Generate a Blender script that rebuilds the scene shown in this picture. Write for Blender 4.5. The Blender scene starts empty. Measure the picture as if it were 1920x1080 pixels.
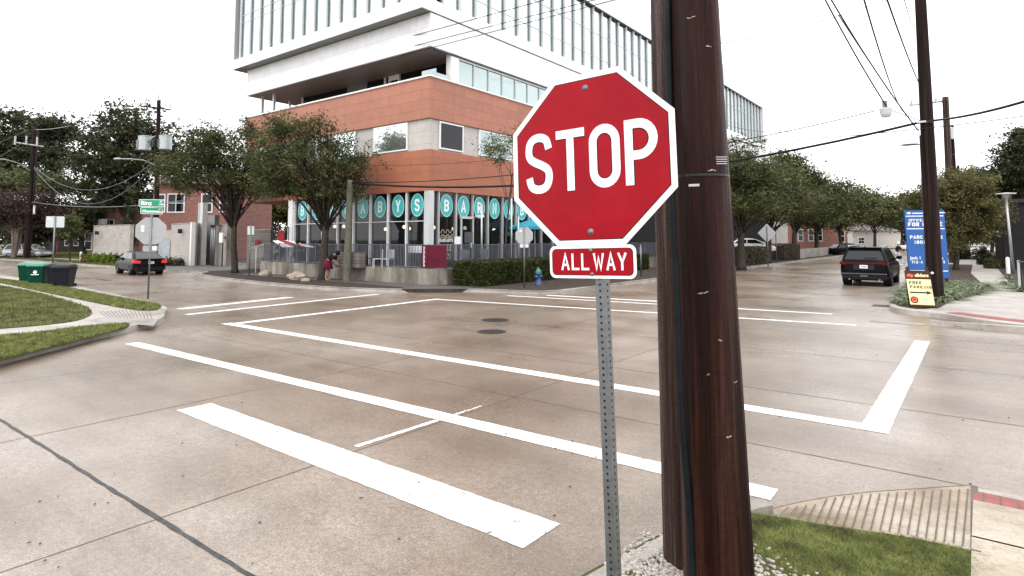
import bpy, math, random
import numpy as np
from mathutils import Vector, Matrix
random.seed(7); NR = np.random.default_rng(11)
SC = bpy.context.scene; COL = SC.collection
R_ = math.radians
# ---------------- camera measure (how the photograph was taken) ----------------
CF, CCY, CH = 1135., 368., 2.15
YAW, PIT = R_(37.5), R_(4.05)
ca, sa, cp, sp = math.cos(YAW), math.sin(YAW), math.cos(PIT), math.sin(PIT)
Fv = (-sa*cp, ca*cp, sp); Rv = (ca, sa, 0); Uv = (sa*sp, -ca*sp, cp)
def ray(x, y):
    a = x-960; b = -(y-CCY)
    return tuple(Fv[i]*CF+Rv[i]*a+Uv[i]*b for i in range(3))
def G(x, y, z=0):
    r = ray(x, y); t = (z-CH)/r[2]; return (r[0]*t, r[1]*t)
def PX(x, y, c):
    r = ray(x, y); t = c/r[0]; return (c, r[1]*t, CH+r[2]*t)
def PY(x, y, c):
    r = ray(x, y); t = c/r[1]; return (r[0]*t, c, CH+r[2]*t)
def D(px, py, d):
    r = ray(px, py); k = -r[0]*sa+r[1]*ca; t = d/k
    return Vector((r[0]*t, r[1]*t, CH+r[2]*t))
cam_d = bpy.data.cameras.new('camera'); cam = bpy.data.objects.new('camera', cam_d); COL.objects.link(cam)
cam.matrix_world = Matrix(((Rv[0], Uv[0], -Fv[0], 0), (Rv[1], Uv[1], -Fv[1], 0), (Rv[2], Uv[2], -Fv[2], CH), (0, 0, 0, 1)))
cam_d.sensor_width = 36; cam_d.lens = CF/1920*36; cam_d.shift_y = -(540-CCY)/1920.
cam_d.clip_start = .05; cam_d.clip_end = 3000
SC.camera = cam
# ---------------- materials ----------------
MATS = {}
def newmat(name):
    m = bpy.data.materials.new(name); m.use_nodes = True
    nt = m.node_tree; b = nt.nodes['Principled BSDF']; MATS[name] = m
    return m, nt, b
def N(nt, t, **k):
    n = nt.nodes.new(t)
    for a, v in k.items():
        if a.startswith('i_'):
            key = a[2:]; key = int(key) if key.isdigit() else key.replace('_', ' ')
            n.inputs[key].default_value = v
        else: setattr(n, a, v)
    return n
def pos(nt, scale=(1, 1, 1)):
    g = N(nt, 'ShaderNodeNewGeometry'); mp = N(nt, 'ShaderNodeMapping')
    mp.inputs['Scale'].default_value = scale
    nt.links.new(g.outputs['Position'], mp.inputs['Vector']); return mp.outputs[0]
def noise(nt, scale, detail=4, vec=None, rough=.55, dist=0):
    n = N(nt, 'ShaderNodeTexNoise'); n.inputs['Scale'].default_value = scale
    n.inputs['Detail'].default_value = detail; n.inputs['Roughness'].default_value = rough
    n.inputs['Distortion'].default_value = dist
    if vec is None: vec = pos(nt)
    nt.links.new(vec, n.inputs['Vector']); return n.outputs[0]
def ramp(nt, fac, stops):
    r = N(nt, 'ShaderNodeValToRGB'); e = r.color_ramp.elements
    while len(e) < len(stops): e.new(.5)
    for i, (p, c) in enumerate(stops):
        e[i].position = p; e[i].color = (*c, 1) if len(c) == 3 else c
    nt.links.new(fac, r.inputs[0]); return r.outputs[0]
def mixc(nt, fac, a, b, mode='MIX'):
    m = N(nt, 'ShaderNodeMix', data_type='RGBA', blend_type=mode)
    for s, v in ((m.inputs[0], fac), (m.inputs[6], a), (m.inputs[7], b)):
        if hasattr(v, 'links') or hasattr(v, 'is_linked'): nt.links.new(v, s)
        else: s.default_value = v if not isinstance(v, tuple) or len(v) == 4 else (*v, 1)
    return m.outputs[2]
def bump(nt, b, h, strength=.3, dist=.01):
    n = N(nt, 'ShaderNodeBump'); n.inputs['Strength'].default_value = strength; n.inputs['Distance'].default_value = dist
    nt.links.new(h, n.inputs['Height']); nt.links.new(n.outputs[0], b.inputs['Normal'])
def simple(name, col, rough=.6, metal=0, var=.15, vs=3., spec=None, bmp=0, bs=60):
    m, nt, b = newmat(name)
    n = noise(nt, vs, 5)
    lo = tuple(c*(1-var) for c in col); hi = tuple(min(1, c*(1+var)) for c in col)
    nt.links.new(ramp(nt, n, [(.3, lo), (.7, hi)]), b.inputs['Base Color'])
    b.inputs['Roughness'].default_value = rough; b.inputs['Metallic'].default_value = metal
    if spec is None and max(col) < .12 and not metal: spec = .16
    if spec is not None: b.inputs['Specular IOR Level'].default_value = spec
    if bmp: bump(nt, b, noise(nt, bs, 4), bmp)
    return m
def leafmat(name, a, b_, c, big=.5):
    m, nt, b = newmat(name)
    g = N(nt, 'ShaderNodeNewGeometry')
    c1 = ramp(nt, g.outputs['Random Per Island'], [(0, a), (.55, b_), (1, c)])
    n = noise(nt, big, 3)
    n2 = ramp(nt, noise(nt, big*2.2, 4), [(.35, (.5,)*3), (.65, (1.5, 1.45, 1.3))])
    c2 = mixc(nt, 1., mixc(nt, n, c1, b_), n2, 'MULTIPLY')
    nt.links.new(c2, b.inputs['Base Color'])
    b.inputs['Roughness'].default_value = .55; b.inputs['Specular IOR Level'].default_value = .15
    t = N(nt, 'ShaderNodeBsdfTranslucent'); nt.links.new(c2, t.inputs[0])
    mx = N(nt, 'ShaderNodeMixShader'); mx.inputs[0].default_value = .3
    nt.links.new(b.outputs[0], mx.inputs[1]); nt.links.new(t.outputs[0], mx.inputs[2])
    nt.links.new(mx.outputs[0], nt.nodes['Material Output'].inputs[0])
    return m
# --- road concrete
def road_mat():
    m, nt, b = newmat('road_concrete')
    n1 = noise(nt, .22, 6, rough=.6); n2 = noise(nt, 1.7, 6, rough=.7); n3 = noise(nt, 55, 3)
    base = ramp(nt, n1, [(.34, (.15, .107, .072)), (.5, (.24, .187, .142)), (.68, (.365, .312, .27))])
    st = ramp(nt, n2, [(.3, (.84, .82, .8)), (.6, (1.04, 1.03, 1.02))])
    c = mixc(nt, 1., base, st, 'MULTIPLY')
    vs = noise(nt, .9, 6, pos(nt, (.12, 1.3, 1)), .65)
    tr = ramp(nt, vs, [(.33, (.72, .69, .67)), (.55, (1, 1, 1))])
    c = mixc(nt, .7, c, tr, 'MULTIPLY')
    # exposed aggregate
    v = N(nt, 'ShaderNodeTexVoronoi'); v.inputs['Scale'].default_value = 58; nt.links.new(pos(nt, (1, 1, 1)), v.inputs['Vector'])
    sel = N(nt, 'ShaderNodeMath', operation='LESS_THAN'); sel.inputs[1].default_value = .2
    nt.links.new(v.outputs['Distance'], sel.inputs[0])
    sx = N(nt, 'ShaderNodeSeparateColor'); nt.links.new(v.outputs['Color'], sx.inputs[0])
    s2 = N(nt, 'ShaderNodeMath', operation='GREATER_THAN'); s2.inputs[1].default_value = .66; nt.links.new(sx.outputs[0], s2.inputs[0])
    pn = noise(nt, .6, 3); s3 = N(nt, 'ShaderNodeMath', operation='GREATER_THAN'); s3.inputs[1].default_value = .47; nt.links.new(pn, s3.inputs[0])
    q = N(nt, 'ShaderNodeMath', operation='MULTIPLY'); nt.links.new(sel.outputs[0], q.inputs[0]); nt.links.new(s2.outputs[0], q.inputs[1])
    q2 = N(nt, 'ShaderNodeMath', operation='MULTIPLY'); nt.links.new(q.outputs[0], q2.inputs[0]); nt.links.new(s3.outputs[0], q2.inputs[1])
    c = mixc(nt, q2.outputs[0], c, (.5, .45, .4, 1))
    g3 = ramp(nt, n3, [(.32, (.6, .6, .6)), (.62, (1.15, 1.15, 1.15))]); c = mixc(nt, .9, c, g3, 'MULTIPLY')
    g4 = ramp(nt, noise(nt, 16, 5, rough=.7), [(.36, (.74, .72, .7)), (.6, (1.1, 1.1, 1.1))]); c = mixc(nt, .8, c, g4, 'MULTIPLY')
    oil = ramp(nt, noise(nt, 1.1, 7, None, .75, .4), [(.64, (1, 1, 1)), (.72, (.62, .6, .58))]); c = mixc(nt, .8, c, oil, 'MULTIPLY')
    nt.links.new(c, b.inputs['Base Color'])
    rg = ramp(nt, noise(nt, .35, 5), [(.36, (.24,)*3), (.64, (.38,)*3)]); nt.links.new(rg, b.inputs['Roughness'])
    b.inputs['Specular IOR Level'].default_value = .75
    bump(nt, b, n3, .4, .005)
    return m
road_mat()
def walk_mat(name, a, b_, c_):
    m, nt, b = newmat(name)
    c = ramp(nt, noise(nt, .9, 7, rough=.65), [(.3, a), (.5, b_), (.7, c_)])
    g3 = ramp(nt, noise(nt, 40, 3), [(.3, (.8,)*3), (.65, (1.05,)*3)]); c = mixc(nt, .8, c, g3, 'MULTIPLY')
    st = ramp(nt, noise(nt, 5, 6, rough=.75), [(.35, (.62, .6, .58)), (.52, (1, 1, 1))]); c = mixc(nt, .6, c, st, 'MULTIPLY')
    nt.links.new(c, b.inputs['Base Color']); b.inputs['Roughness'].default_value = .6
    bump(nt, b, noise(nt, 70, 3), .3, .004); return m
walk_mat('sidewalk_concrete', (.29, .255, .225), (.385, .35, .315), (.49, .45, .41))
walk_mat('kerb_concrete', (.2, .18, .155), (.34, .31, .28), (.45, .42, .38))
walk_mat('ramp_concrete', (.2, .14, .08), (.38, .31, .23), (.58, .53, .47))
walk_mat('tan_slab', (.24, .19, .13), (.42, .36, .27), (.54, .48, .39))
walk_mat('dark_asphalt', (.07, .065, .06), (.1, .095, .09), (.13, .12, .11))
def stained(name, a, b_, c_, sc=1.2, vert=True):
    m, nt, b = newmat(name)
    c = ramp(nt, noise(nt, sc, 7, pos(nt, (1, 1, .35 if vert else 1)), .65), [(.3, a), (.5, b_), (.68, c_)])
    nt.links.new(c, b.inputs['Base Color']); b.inputs['Roughness'].default_value = .75
    bump(nt, b, noise(nt, 30, 4), .25, .01); return m
stained('terrace_wall_concrete', (.07, .06, .045), (.19, .168, .135), (.36, .33, .29))
def paint_mat():
    m, nt, b = newmat('road_paint')
    c = ramp(nt, noise(nt, 18, 6, rough=.7), [(.34, (.42, .39, .36)), (.5, (.78, .77, .75))])
    nt.links.new(c, b.inputs['Base Color']); b.inputs['Roughness'].default_value = .55
    # worn spots let the concrete show
    tr = N(nt, 'ShaderNodeBsdfTransparent'); mx = N(nt, 'ShaderNodeMixShader')
    w = ramp(nt, noise(nt, 7, 9, rough=.85), [(.405, (1, 1, 1)), (.42, (0, 0, 0))])
    nt.links.new(w, mx.inputs[0]); nt.links.new(b.outputs[0], mx.inputs[1]); nt.links.new(tr.outputs[0], mx.inputs[2])
    nt.links.new(mx.outputs[0], nt.nodes['Material Output'].inputs[0]); return m
paint_mat()
def grid_mat(name, col, mortar, bw, bh, off, msize=.012, rough=.5, var=.1, gv=2., scale=1.):
    m, nt, b = newmat(name)
    g = N(nt, 'ShaderNodeNewGeometry'); s = N(nt, 'ShaderNodeSeparateXYZ'); nt.links.new(g.outputs['Position'], s.inputs[0])
    a = N(nt, 'ShaderNodeMath', operation='ADD'); nt.links.new(s.outputs[0], a.inputs[0]); nt.links.new(s.outputs[1], a.inputs[1])
    cb = N(nt, 'ShaderNodeCombineXYZ'); nt.links.new(a.outputs[0], cb.inputs[0]); nt.links.new(s.outputs[2], cb.inputs[1])
    t = N(nt, 'ShaderNodeTexBrick'); t.offset = off; t.inputs['Scale'].default_value = scale
    t.inputs['Brick Width'].default_value = bw; t.inputs['Row Height'].default_value = bh
    t.inputs['Mortar Size'].default_value = msize; t.inputs['Mortar Smooth'].default_value = .1
    t.inputs['Color1'].default_value = (*[c*(1-var) for c in col], 1); t.inputs['Color2'].default_value = (*[min(1, c*(1+var)) for c in col], 1)
    t.inputs['Mortar'].default_value = (*mortar, 1); t.inputs['Bias'].default_value = 0
    nt.links.new(cb.outputs[0], t.inputs['Vector'])
    n = ramp(nt, noise(nt, gv, 6), [(.3, (.86,)*3), (.7, (1.06,)*3)])
    nt.links.new(mixc(nt, .8, t.outputs[0], n, 'MULTIPLY'), b.inputs['Base Color'])
    b.inputs['Roughness'].default_value = rough
    bump(nt, b, t.outputs[1], -.4, .01); return m
grid_mat('terracotta_panel', (.40, .165, .105), (.2, .075, .05), 2.3, .5, .37, .009, .6, .07)
grid_mat('lower_terracotta', (.37, .132, .072), (.2, .07, .045), 4.1, .68, .37, .009, .6, .05)
grid_mat('white_panel', (.8, .8, .81), (.5, .5, .51), 1.27, 2.1, 0, .008, .35, .015)
grid_mat('grey_stone_panel', (.5, .47, .44), (.3, .28, .26), 2.3, .62, .5, .008, .55, .04)
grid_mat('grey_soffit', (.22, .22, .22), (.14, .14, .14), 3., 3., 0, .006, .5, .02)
grid_mat('house_brick', (.26, .085, .06), (.3, .2, .17), .25, .085, .5, .012, .8, .3)
grid_mat('block_wall', (.42, .385, .35), (.33, .30, .27), .45, .22, .5, .012, .8, .06)
grid_mat('wood_fence_plank', (.17, .145, .125), (.05, .04, .035), 2.4, .16, .3, .012, .7, .2)
simple('white_trim', (.78, .78, .78), .4, var=.04)
simple('aluminium', (.55, .56, .56), .35, .3, .06)
simple('grey_fin', (.5, .53, .535), .35, .2, .06); simple('reflection_grey', (.12, .14, .14), .4, .2)  # the darker grey is for the painted reflection stripes beside the fins
simple('dark_metal', (.02, .02, .022), .4, .3)
simple('slate_railing', (.12, .125, .15), .45, .2)
simple('galvanised', (.19, .2, .21), .38, .75, .15, 25, bmp=.1)
simple('sign_back', (.40, .40, .40), .42, .5, .08, 9)
simple('white_back', (.6, .64, .64), .4, .2, .08, 9)
def redmat():
    m, nt, b = newmat('sign_red')
    c = ramp(nt, noise(nt, 5, 7, None, .7), [(.3, (.26, .0005, .007)), (.7, (.345, .001, .010))]); nt.links.new(c, b.inputs['Base Color'])
    b.inputs['Roughness'].default_value = .3; b.inputs['Specular IOR Level'].default_value = .16
    rr_ = ramp(nt, noise(nt, 8, 6, pos(nt, (1.5, 1, .4)), .7), [(.35, (.2,)*3), (.65, (.42,)*3)]); nt.links.new(rr_, b.inputs['Roughness'])
    bump(nt, b, noise(nt, 5, 3), .16, .02); return m
redmat()
simple('sign_white', (.84, .84, .85), .32, var=.02)
simple('sign_edge_black', (.015, .01, .01), .5)
simple('teal', (.045, .42, .42), .35, var=.04); simple('teal_dark', (.03, .3, .31), .35, var=.04)
simple('sign_green', (0., .27, .13), .35, var=.05); simple('sign_blue', (.015, .1, .36), .35, var=.05, vs=8)
simple('bin_green', (.004, .06, .035), .38, var=.12, vs=6); simple('bin_black', (.015, .016, .02), .42, var=.15)
simple('bin_lid_green', (.05, .2, .13), .3, var=.1)
simple('yellow_board', (.84, .74, .38), .45, var=.04); simple('brown_board', (.055, .028, .02), .45)
simple('orange_print', (.75, .13, .06), .5); simple('maroon', (.10, .008, .02), .5)
simple('rubber', (.012, .012, .013), .7); simple('rim_metal', (.12, .12, .13), .3, .8)
simple('hydrant_blue', (.025, .07, .18), .4); simple('hydrant_green', (.03, .17, .09), .4)
simple('umbrella_teal', (.02, .28, .4), .7); simple('umbrella_dark', (.02, .07, .12), .7)
simple('iron', (.045, .042, .04), .6, .5, .3, 30, bmp=.5)
simple('tar', (.06, .06, .062), .5, 0, .4, 14, bmp=.4, bs=40)
simple('joint_dark', (.12, .095, .075), .8, 0, .3, 10)
simple('bark', (.05, .04, .033), .9, 0, .4, 8, bmp=.8, bs=20)
simple('pale_bark', (.2, .165, .135), .85, 0, .3, 8, bmp=.5, bs=20)
simple('green_pole_wood', (.115, .115, .085), .8, 0, .25, 6)
simple('mulch', (.055, .042, .034), .95, 0, .45, 6, bmp=.8, bs=18)
simple('ceramic_white', (.8, .8, .78), .3); simple('skin', (.35, .2, .14), .6); simple('hair_black', (.01, .008, .007), .6)
simple('cloth_black', (.015, .015, .018), .85); simple('cloth_red', (.3, .015, .03), .8); simple('cloth_white', (.75, .75, .75), .8); simple('cloth_grey', (.12, .12, .13), .8)
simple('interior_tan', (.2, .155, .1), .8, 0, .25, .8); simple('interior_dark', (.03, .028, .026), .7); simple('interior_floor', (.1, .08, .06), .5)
simple('red_brick_paver', (.27, .075, .065), .7, 0, .2, 12); simple('grey_gate', (.36, .39, .43), .5)
simple('gravel_white', (.4, .36, .32), .7, 0, .5, 40); simple('rock', (.34, .29, .22), .9, 0, .4, 5, bmp=.8, bs=12)
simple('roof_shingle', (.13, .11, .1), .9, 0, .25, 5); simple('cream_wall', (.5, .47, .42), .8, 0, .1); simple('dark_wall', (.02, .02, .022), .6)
simple('silver_paint', (.42, .43, .44), .25, .6, .04)
simple('silver_tank', (.42, .46, .46), .35, .4, .08); simple('dry_ground', (.12, .1, .07), .95, 0, .3, 1.5)
def carpaint(name, c):
    m, nt, b = newmat(name); n = noise(nt, 4, 4)
    nt.links.new(ramp(nt, n, [(.3, c), (.7, tuple(x*1.3 for x in c))]), b.inputs['Base Color'])
    b.inputs['Roughness'].default_value = .2; b.inputs['Specular IOR Level'].default_value = .07
carpaint('black_paint', (.006, .006, .008)); carpaint('white_paint', (.72, .72, .73))
def emis(name, c, s):
    m, nt, b = newmat(name); b.inputs['Base Color'].default_value = (*c, 1); b.inputs['Emission Color'].default_value = (*c, 1); b.inputs['Emission Strength'].default_value = s
emis('brake_red', (.6, .02, .02), .4); emis('pendant_glow', (1, .82, .6), 3.)
simple('lens_red', (.11, .004, .008), .2)
def glassmat(name, tint, rough, alpha, spec=.8):
    m, nt, b = newmat(name); n = noise(nt, .7, 3)
    nt.links.new(ramp(nt, n, [(.3, tuple(x*.8 for x in tint)), (.7, tint)]), b.inputs['Base Color'])
    b.inputs['Roughness'].default_value = rough; b.inputs['Specular IOR Level'].default_value = spec
    b.inputs['Alpha'].default_value = alpha
glassmat('shop_glass', (.012, .016, .018), .03, .42)
glassmat('dark_glass', (.008, .01, .012), .06, 1., .35); glassmat('car_glass', (.012, .014, .018), .06, 1., .45)
def skyglass(name, c, c2, metal=.85):
    m, nt, b = newmat(name)
    nt.links.new(ramp(nt, noise(nt, .25, 3), [(.35, c), (.65, c2)]), b.inputs['Base Color'])
    b.inputs['Metallic'].default_value = metal; b.inputs['Roughness'].default_value = .07
skyglass('curtain_glass', (.8, .89, .88), (.9, .95, .95), .92); skyglass('band_glass', (.3, .37, .36), (.4, .47, .46), .8)
leafmat('oak_leaf', (.03, .04, .016), (.085, .1, .042), (.19, .195, .09))
leafmat('oak_leaf_light', (.04, .052, .022), (.11, .125, .058), (.22, .22, .11))
leafmat('dark_leaf', (.02, .026, .014), (.055, .062, .032), (.115, .118, .065))
leafmat('cypress_leaf', (.085, .075, .036), (.135, .128, .058), (.19, .2, .08))
leafmat('yellow_green_leaf', (.04, .05, .014), (.085, .095, .025), (.16, .15, .05))
leafmat('twig_brown', (.04, .028, .024), (.075, .052, .046), (.11, .08, .07))
leafmat('hedge_leaf', (.02, .028, .01), (.05, .062, .02), (.1, .12, .045), 1.5)
leafmat('shrub_leaf', (.05, .08, .01), (.12, .17, .025), (.2, .25, .06), 1.5)
leafmat('strap_leaf', (.07, .095, .05), (.18, .22, .13), (.36, .4, .28), 1.5)
leafmat('grass_blade', (.08, .10, .03), (.18, .215, .07), (.38, .35, .19), 2.2)
leafmat('lawn_blade', (.08, .1, .035), (.145, .165, .06), (.26, .22, .12), .9)
simple('lawn_soil', (.075, .085, .03), .95, 0, .35, 2.5, bmp=.5, bs=30)
# creosoted pole
def pole_mat(name, dark, mid, pale, gl=.3, sp_=.22):
    m, nt, b = newmat(name)
    v = pos(nt, (9, 9, .22)); n1 = noise(nt, 1.6, 6, v, .6)
    c = ramp(nt, n1, [(.36, dark), (.5, mid), (.62, pale)])
    f = ramp(nt, noise(nt, 3., 6, pos(nt, (6, 6, 60)), .7), [(.35, (.5,)*3), (.6, (1.25,)*3)]); c = mixc(nt, .8, c, f, 'MULTIPLY')
    sc_ = ramp(nt, noise(nt, 5, 8, pos(nt, (2., 2., 9)), .8), [(.735, (0, 0, 0)), (.75, (1, 1, 1))])
    c = mixc(nt, sc_, c, (.5, .46, .42, 1))
    ck = ramp(nt, noise(nt, 1.2, 5, pos(nt, (24, 24, .5)), .6), [(.44, (1, 1, 1)), (.47, (.12, .1, .1)), (.485, (.12, .1, .1)), (.51, (1, 1, 1))]); c = mixc(nt, .45, c, ck, 'MULTIPLY')
    nt.links.new(c, b.inputs['Base Color'])
    r = ramp(nt, noise(nt, 1.3, 4, v), [(.4, (gl,)*3), (.6, (.65,)*3)]); nt.links.new(r, b.inputs['Roughness'])
    b.inputs['Specular IOR Level'].default_value = sp_
    bump(nt, b, noise(nt, 3, 7, pos(nt, (14, 14, 1.4)), .75), .8, .02)
pole_mat('creosote_pole', (.010, .0022, .0012), (.024, .0062, .0036), (.048, .018, .013), .2, .12)
pole_mat('weathered_pole', (.022, .010, .007), (.05, .028, .021), (.12, .088, .078), .4, .12)
pole_mat('far_pole', (.012, .007, .006), (.02, .011, .01), (.035, .021, .018), .5, .08)
simple('cable_black', (.012, .012, .014), .5); simple('cable_guard', (.009, .011, .013), .5, 0, .3, 12, spec=.1)
simple('pot_grey', (.25, .25, .25), .7)
def M(n): return MATS[n]
# ---------------- mesh builder ----------------
class MB:
    def __init__(s): s.v = []; s.f = []; s.m = []; s.cur = 0
    def pts(s, vs): i = len(s.v); s.v += [tuple(p) for p in vs]; return i
    def face(s, idx): s.f.append(tuple(idx)); s.m.append(s.cur)
    def poly(s, vs): i = s.pts(vs); s.face(range(i, i+len(vs))); return s
    def box(s, a, b):
        x0, y0, z0 = [min(p, q) for p, q in zip(a, b)]; x1, y1, z1 = [max(p, q) for p, q in zip(a, b)]
        i = s.pts([(x0, y0, z0), (x1, y0, z0), (x1, y1, z0), (x0, y1, z0), (x0, y0, z1), (x1, y0, z1), (x1, y1, z1), (x0, y1, z1)])
        for q in ((0, 3, 2, 1), (4, 5, 6, 7), (0, 1, 5, 4), (1, 2, 6, 5), (2, 3, 7, 6), (3, 0, 4, 7)): s.face([i+k for k in q])
        return s
    def obox(s, o, ax, ay, az):
        o = Vector(o); ax, ay, az = Vector(ax), Vector(ay), Vector(az)
        i = s.pts([o, o+ax, o+ax+ay, o+ay, o+az, o+ax+az, o+ax+ay+az, o+ay+az])
        for q in ((0, 3, 2, 1), (4, 5, 6, 7), (0, 1, 5, 4), (1, 2, 6, 5), (2, 3, 7, 6), (3, 0, 4, 7)): s.face([i+k for k in q])
        return s
    def prism(s, poly, z0, z1, top=True):
        n = len(poly); i = s.pts([(p[0], p[1], z0) for p in poly]+[(p[0], p[1], z1) for p in poly])
        for k in range(n): s.face((i+k, i+(k+1) % n, i+n+(k+1) % n, i+n+k))
        if top: s.face(range(i+n, i+2*n))
        return s
    def tube(s, path, rad, n=8, cap=True):
        path = [Vector(p) for p in path]; L = len(path)
        if not hasattr(rad, '__len__'): rad = [rad]*L
        rings = []; ref = None
        for k, p in enumerate(path):
            t = (path[min(k+1, L-1)]-path[max(k-1, 0)]).normalized()
            if ref is None: ref = t.orthogonal().normalized()
            u = (ref-t*ref.dot(t)); u = u.normalized() if u.length > 1e-6 else t.orthogonal().normalized(); ref = u
            w = t.cross(u); rings.append(s.pts([p+(u*math.cos(2*math.pi*j/n)+w*math.sin(2*math.pi*j/n))*rad[k] for j in range(n)]))
        for k in range(L-1):
            a, b = rings[k], rings[k+1]
            for j in range(n): s.face((a+j, a+(j+1) % n, b+(j+1) % n, b+j))
        if cap: s.face([rings[0]+j for j in range(n)][::-1]); s.face([rings[-1]+j for j in range(n)])
        return s
    def lathe(s, o, axis, prof, n=24):  # prof [(r, h)]
        o = Vector(o); t = Vector(axis).normalized(); u = t.orthogonal().normalized(); w = t.cross(u); prev = None
        for r, h in prof:
            r = max(r, 1e-4)
            cur = s.pts([o+t*h+(u*math.cos(2*math.pi*j/n)+w*math.sin(2*math.pi*j/n))*r for j in range(n)])
            if prev is not None:
                for j in range(n): s.face((prev+j, prev+(j+1) % n, cur+(j+1) % n, cur+j))
            prev = cur
        return s
    def sphere(s, c, r, n=10, m=6, sq=(1, 1, 1)):
        prof = [(math.sin(math.pi*k/m), -math.cos(math.pi*k/m)) for k in range(m+1)]; i0 = len(s.v)
        s.lathe((0, 0, 0), (0, 0, 1), prof, n)
        for k in range(i0, len(s.v)): p = s.v[k]; s.v[k] = (c[0]+p[0]*r*sq[0], c[1]+p[1]*r*sq[1], c[2]+p[2]*r*sq[2])
        return s
    def xf(s, fr, i0=0):  # map local (x,y,z) through frame (o,x,y,z)
        o, ax, ay, az = [Vector(q) for q in fr]
        for k in range(i0, len(s.v)):
            p = s.v[k]; s.v[k] = tuple(o+ax*p[0]+ay*p[1]+az*p[2])
        return s
    def rot(s, c, axis, ang, i0=0):
        m = Matrix.Rotation(ang, 3, axis); c = Vector(c)
        for k in range(i0, len(s.v)): s.v[k] = tuple(c+m@(Vector(s.v[k])-c))
        return s
    def build(s, name, mats, parent=None, smooth=False):
        if isinstance(mats, str): mats = [mats]
        me = bpy.data.meshes.new(name); off = Vector((0, 0, 0)); q = parent
        while q is not None: off += q.location; q = q.parent
        me.from_pydata([(p[0]-off.x, p[1]-off.y, p[2]-off.z) for p in s.v], [], s.f)
        for m in mats: me.materials.append(MATS[m])
        if len(mats) > 1: me.polygons.foreach_set('material_index', s.m)
        if smooth: me.polygons.foreach_set('use_smooth', [True]*len(s.f))
        me.update(); o = bpy.data.objects.new(name, me); COL.objects.link(o)
        if parent: o.parent = parent
        return o
def tag(o, label=None, cat=None, group=None, kind=None):
    if label: o['label'] = label
    if cat: o['category'] = cat
    if group: o['group'] = group
    if kind: o['kind'] = kind
    return o
def thing(name, loc, label, cat, group=None):
    o = bpy.data.objects.new(name, None); o.empty_display_size = .2; o.location = loc; COL.objects.link(o)
    return tag(o, label, cat, group)
def copy_tree(o, parent=None):
    c = o.copy(); COL.objects.link(c); c.parent = parent
    for ch in list(o.children): copy_tree(ch, c)
    return c
def retag(o, label, group=None):
    o['label'] = label
    if group: o['group'] = group
    return o
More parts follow.
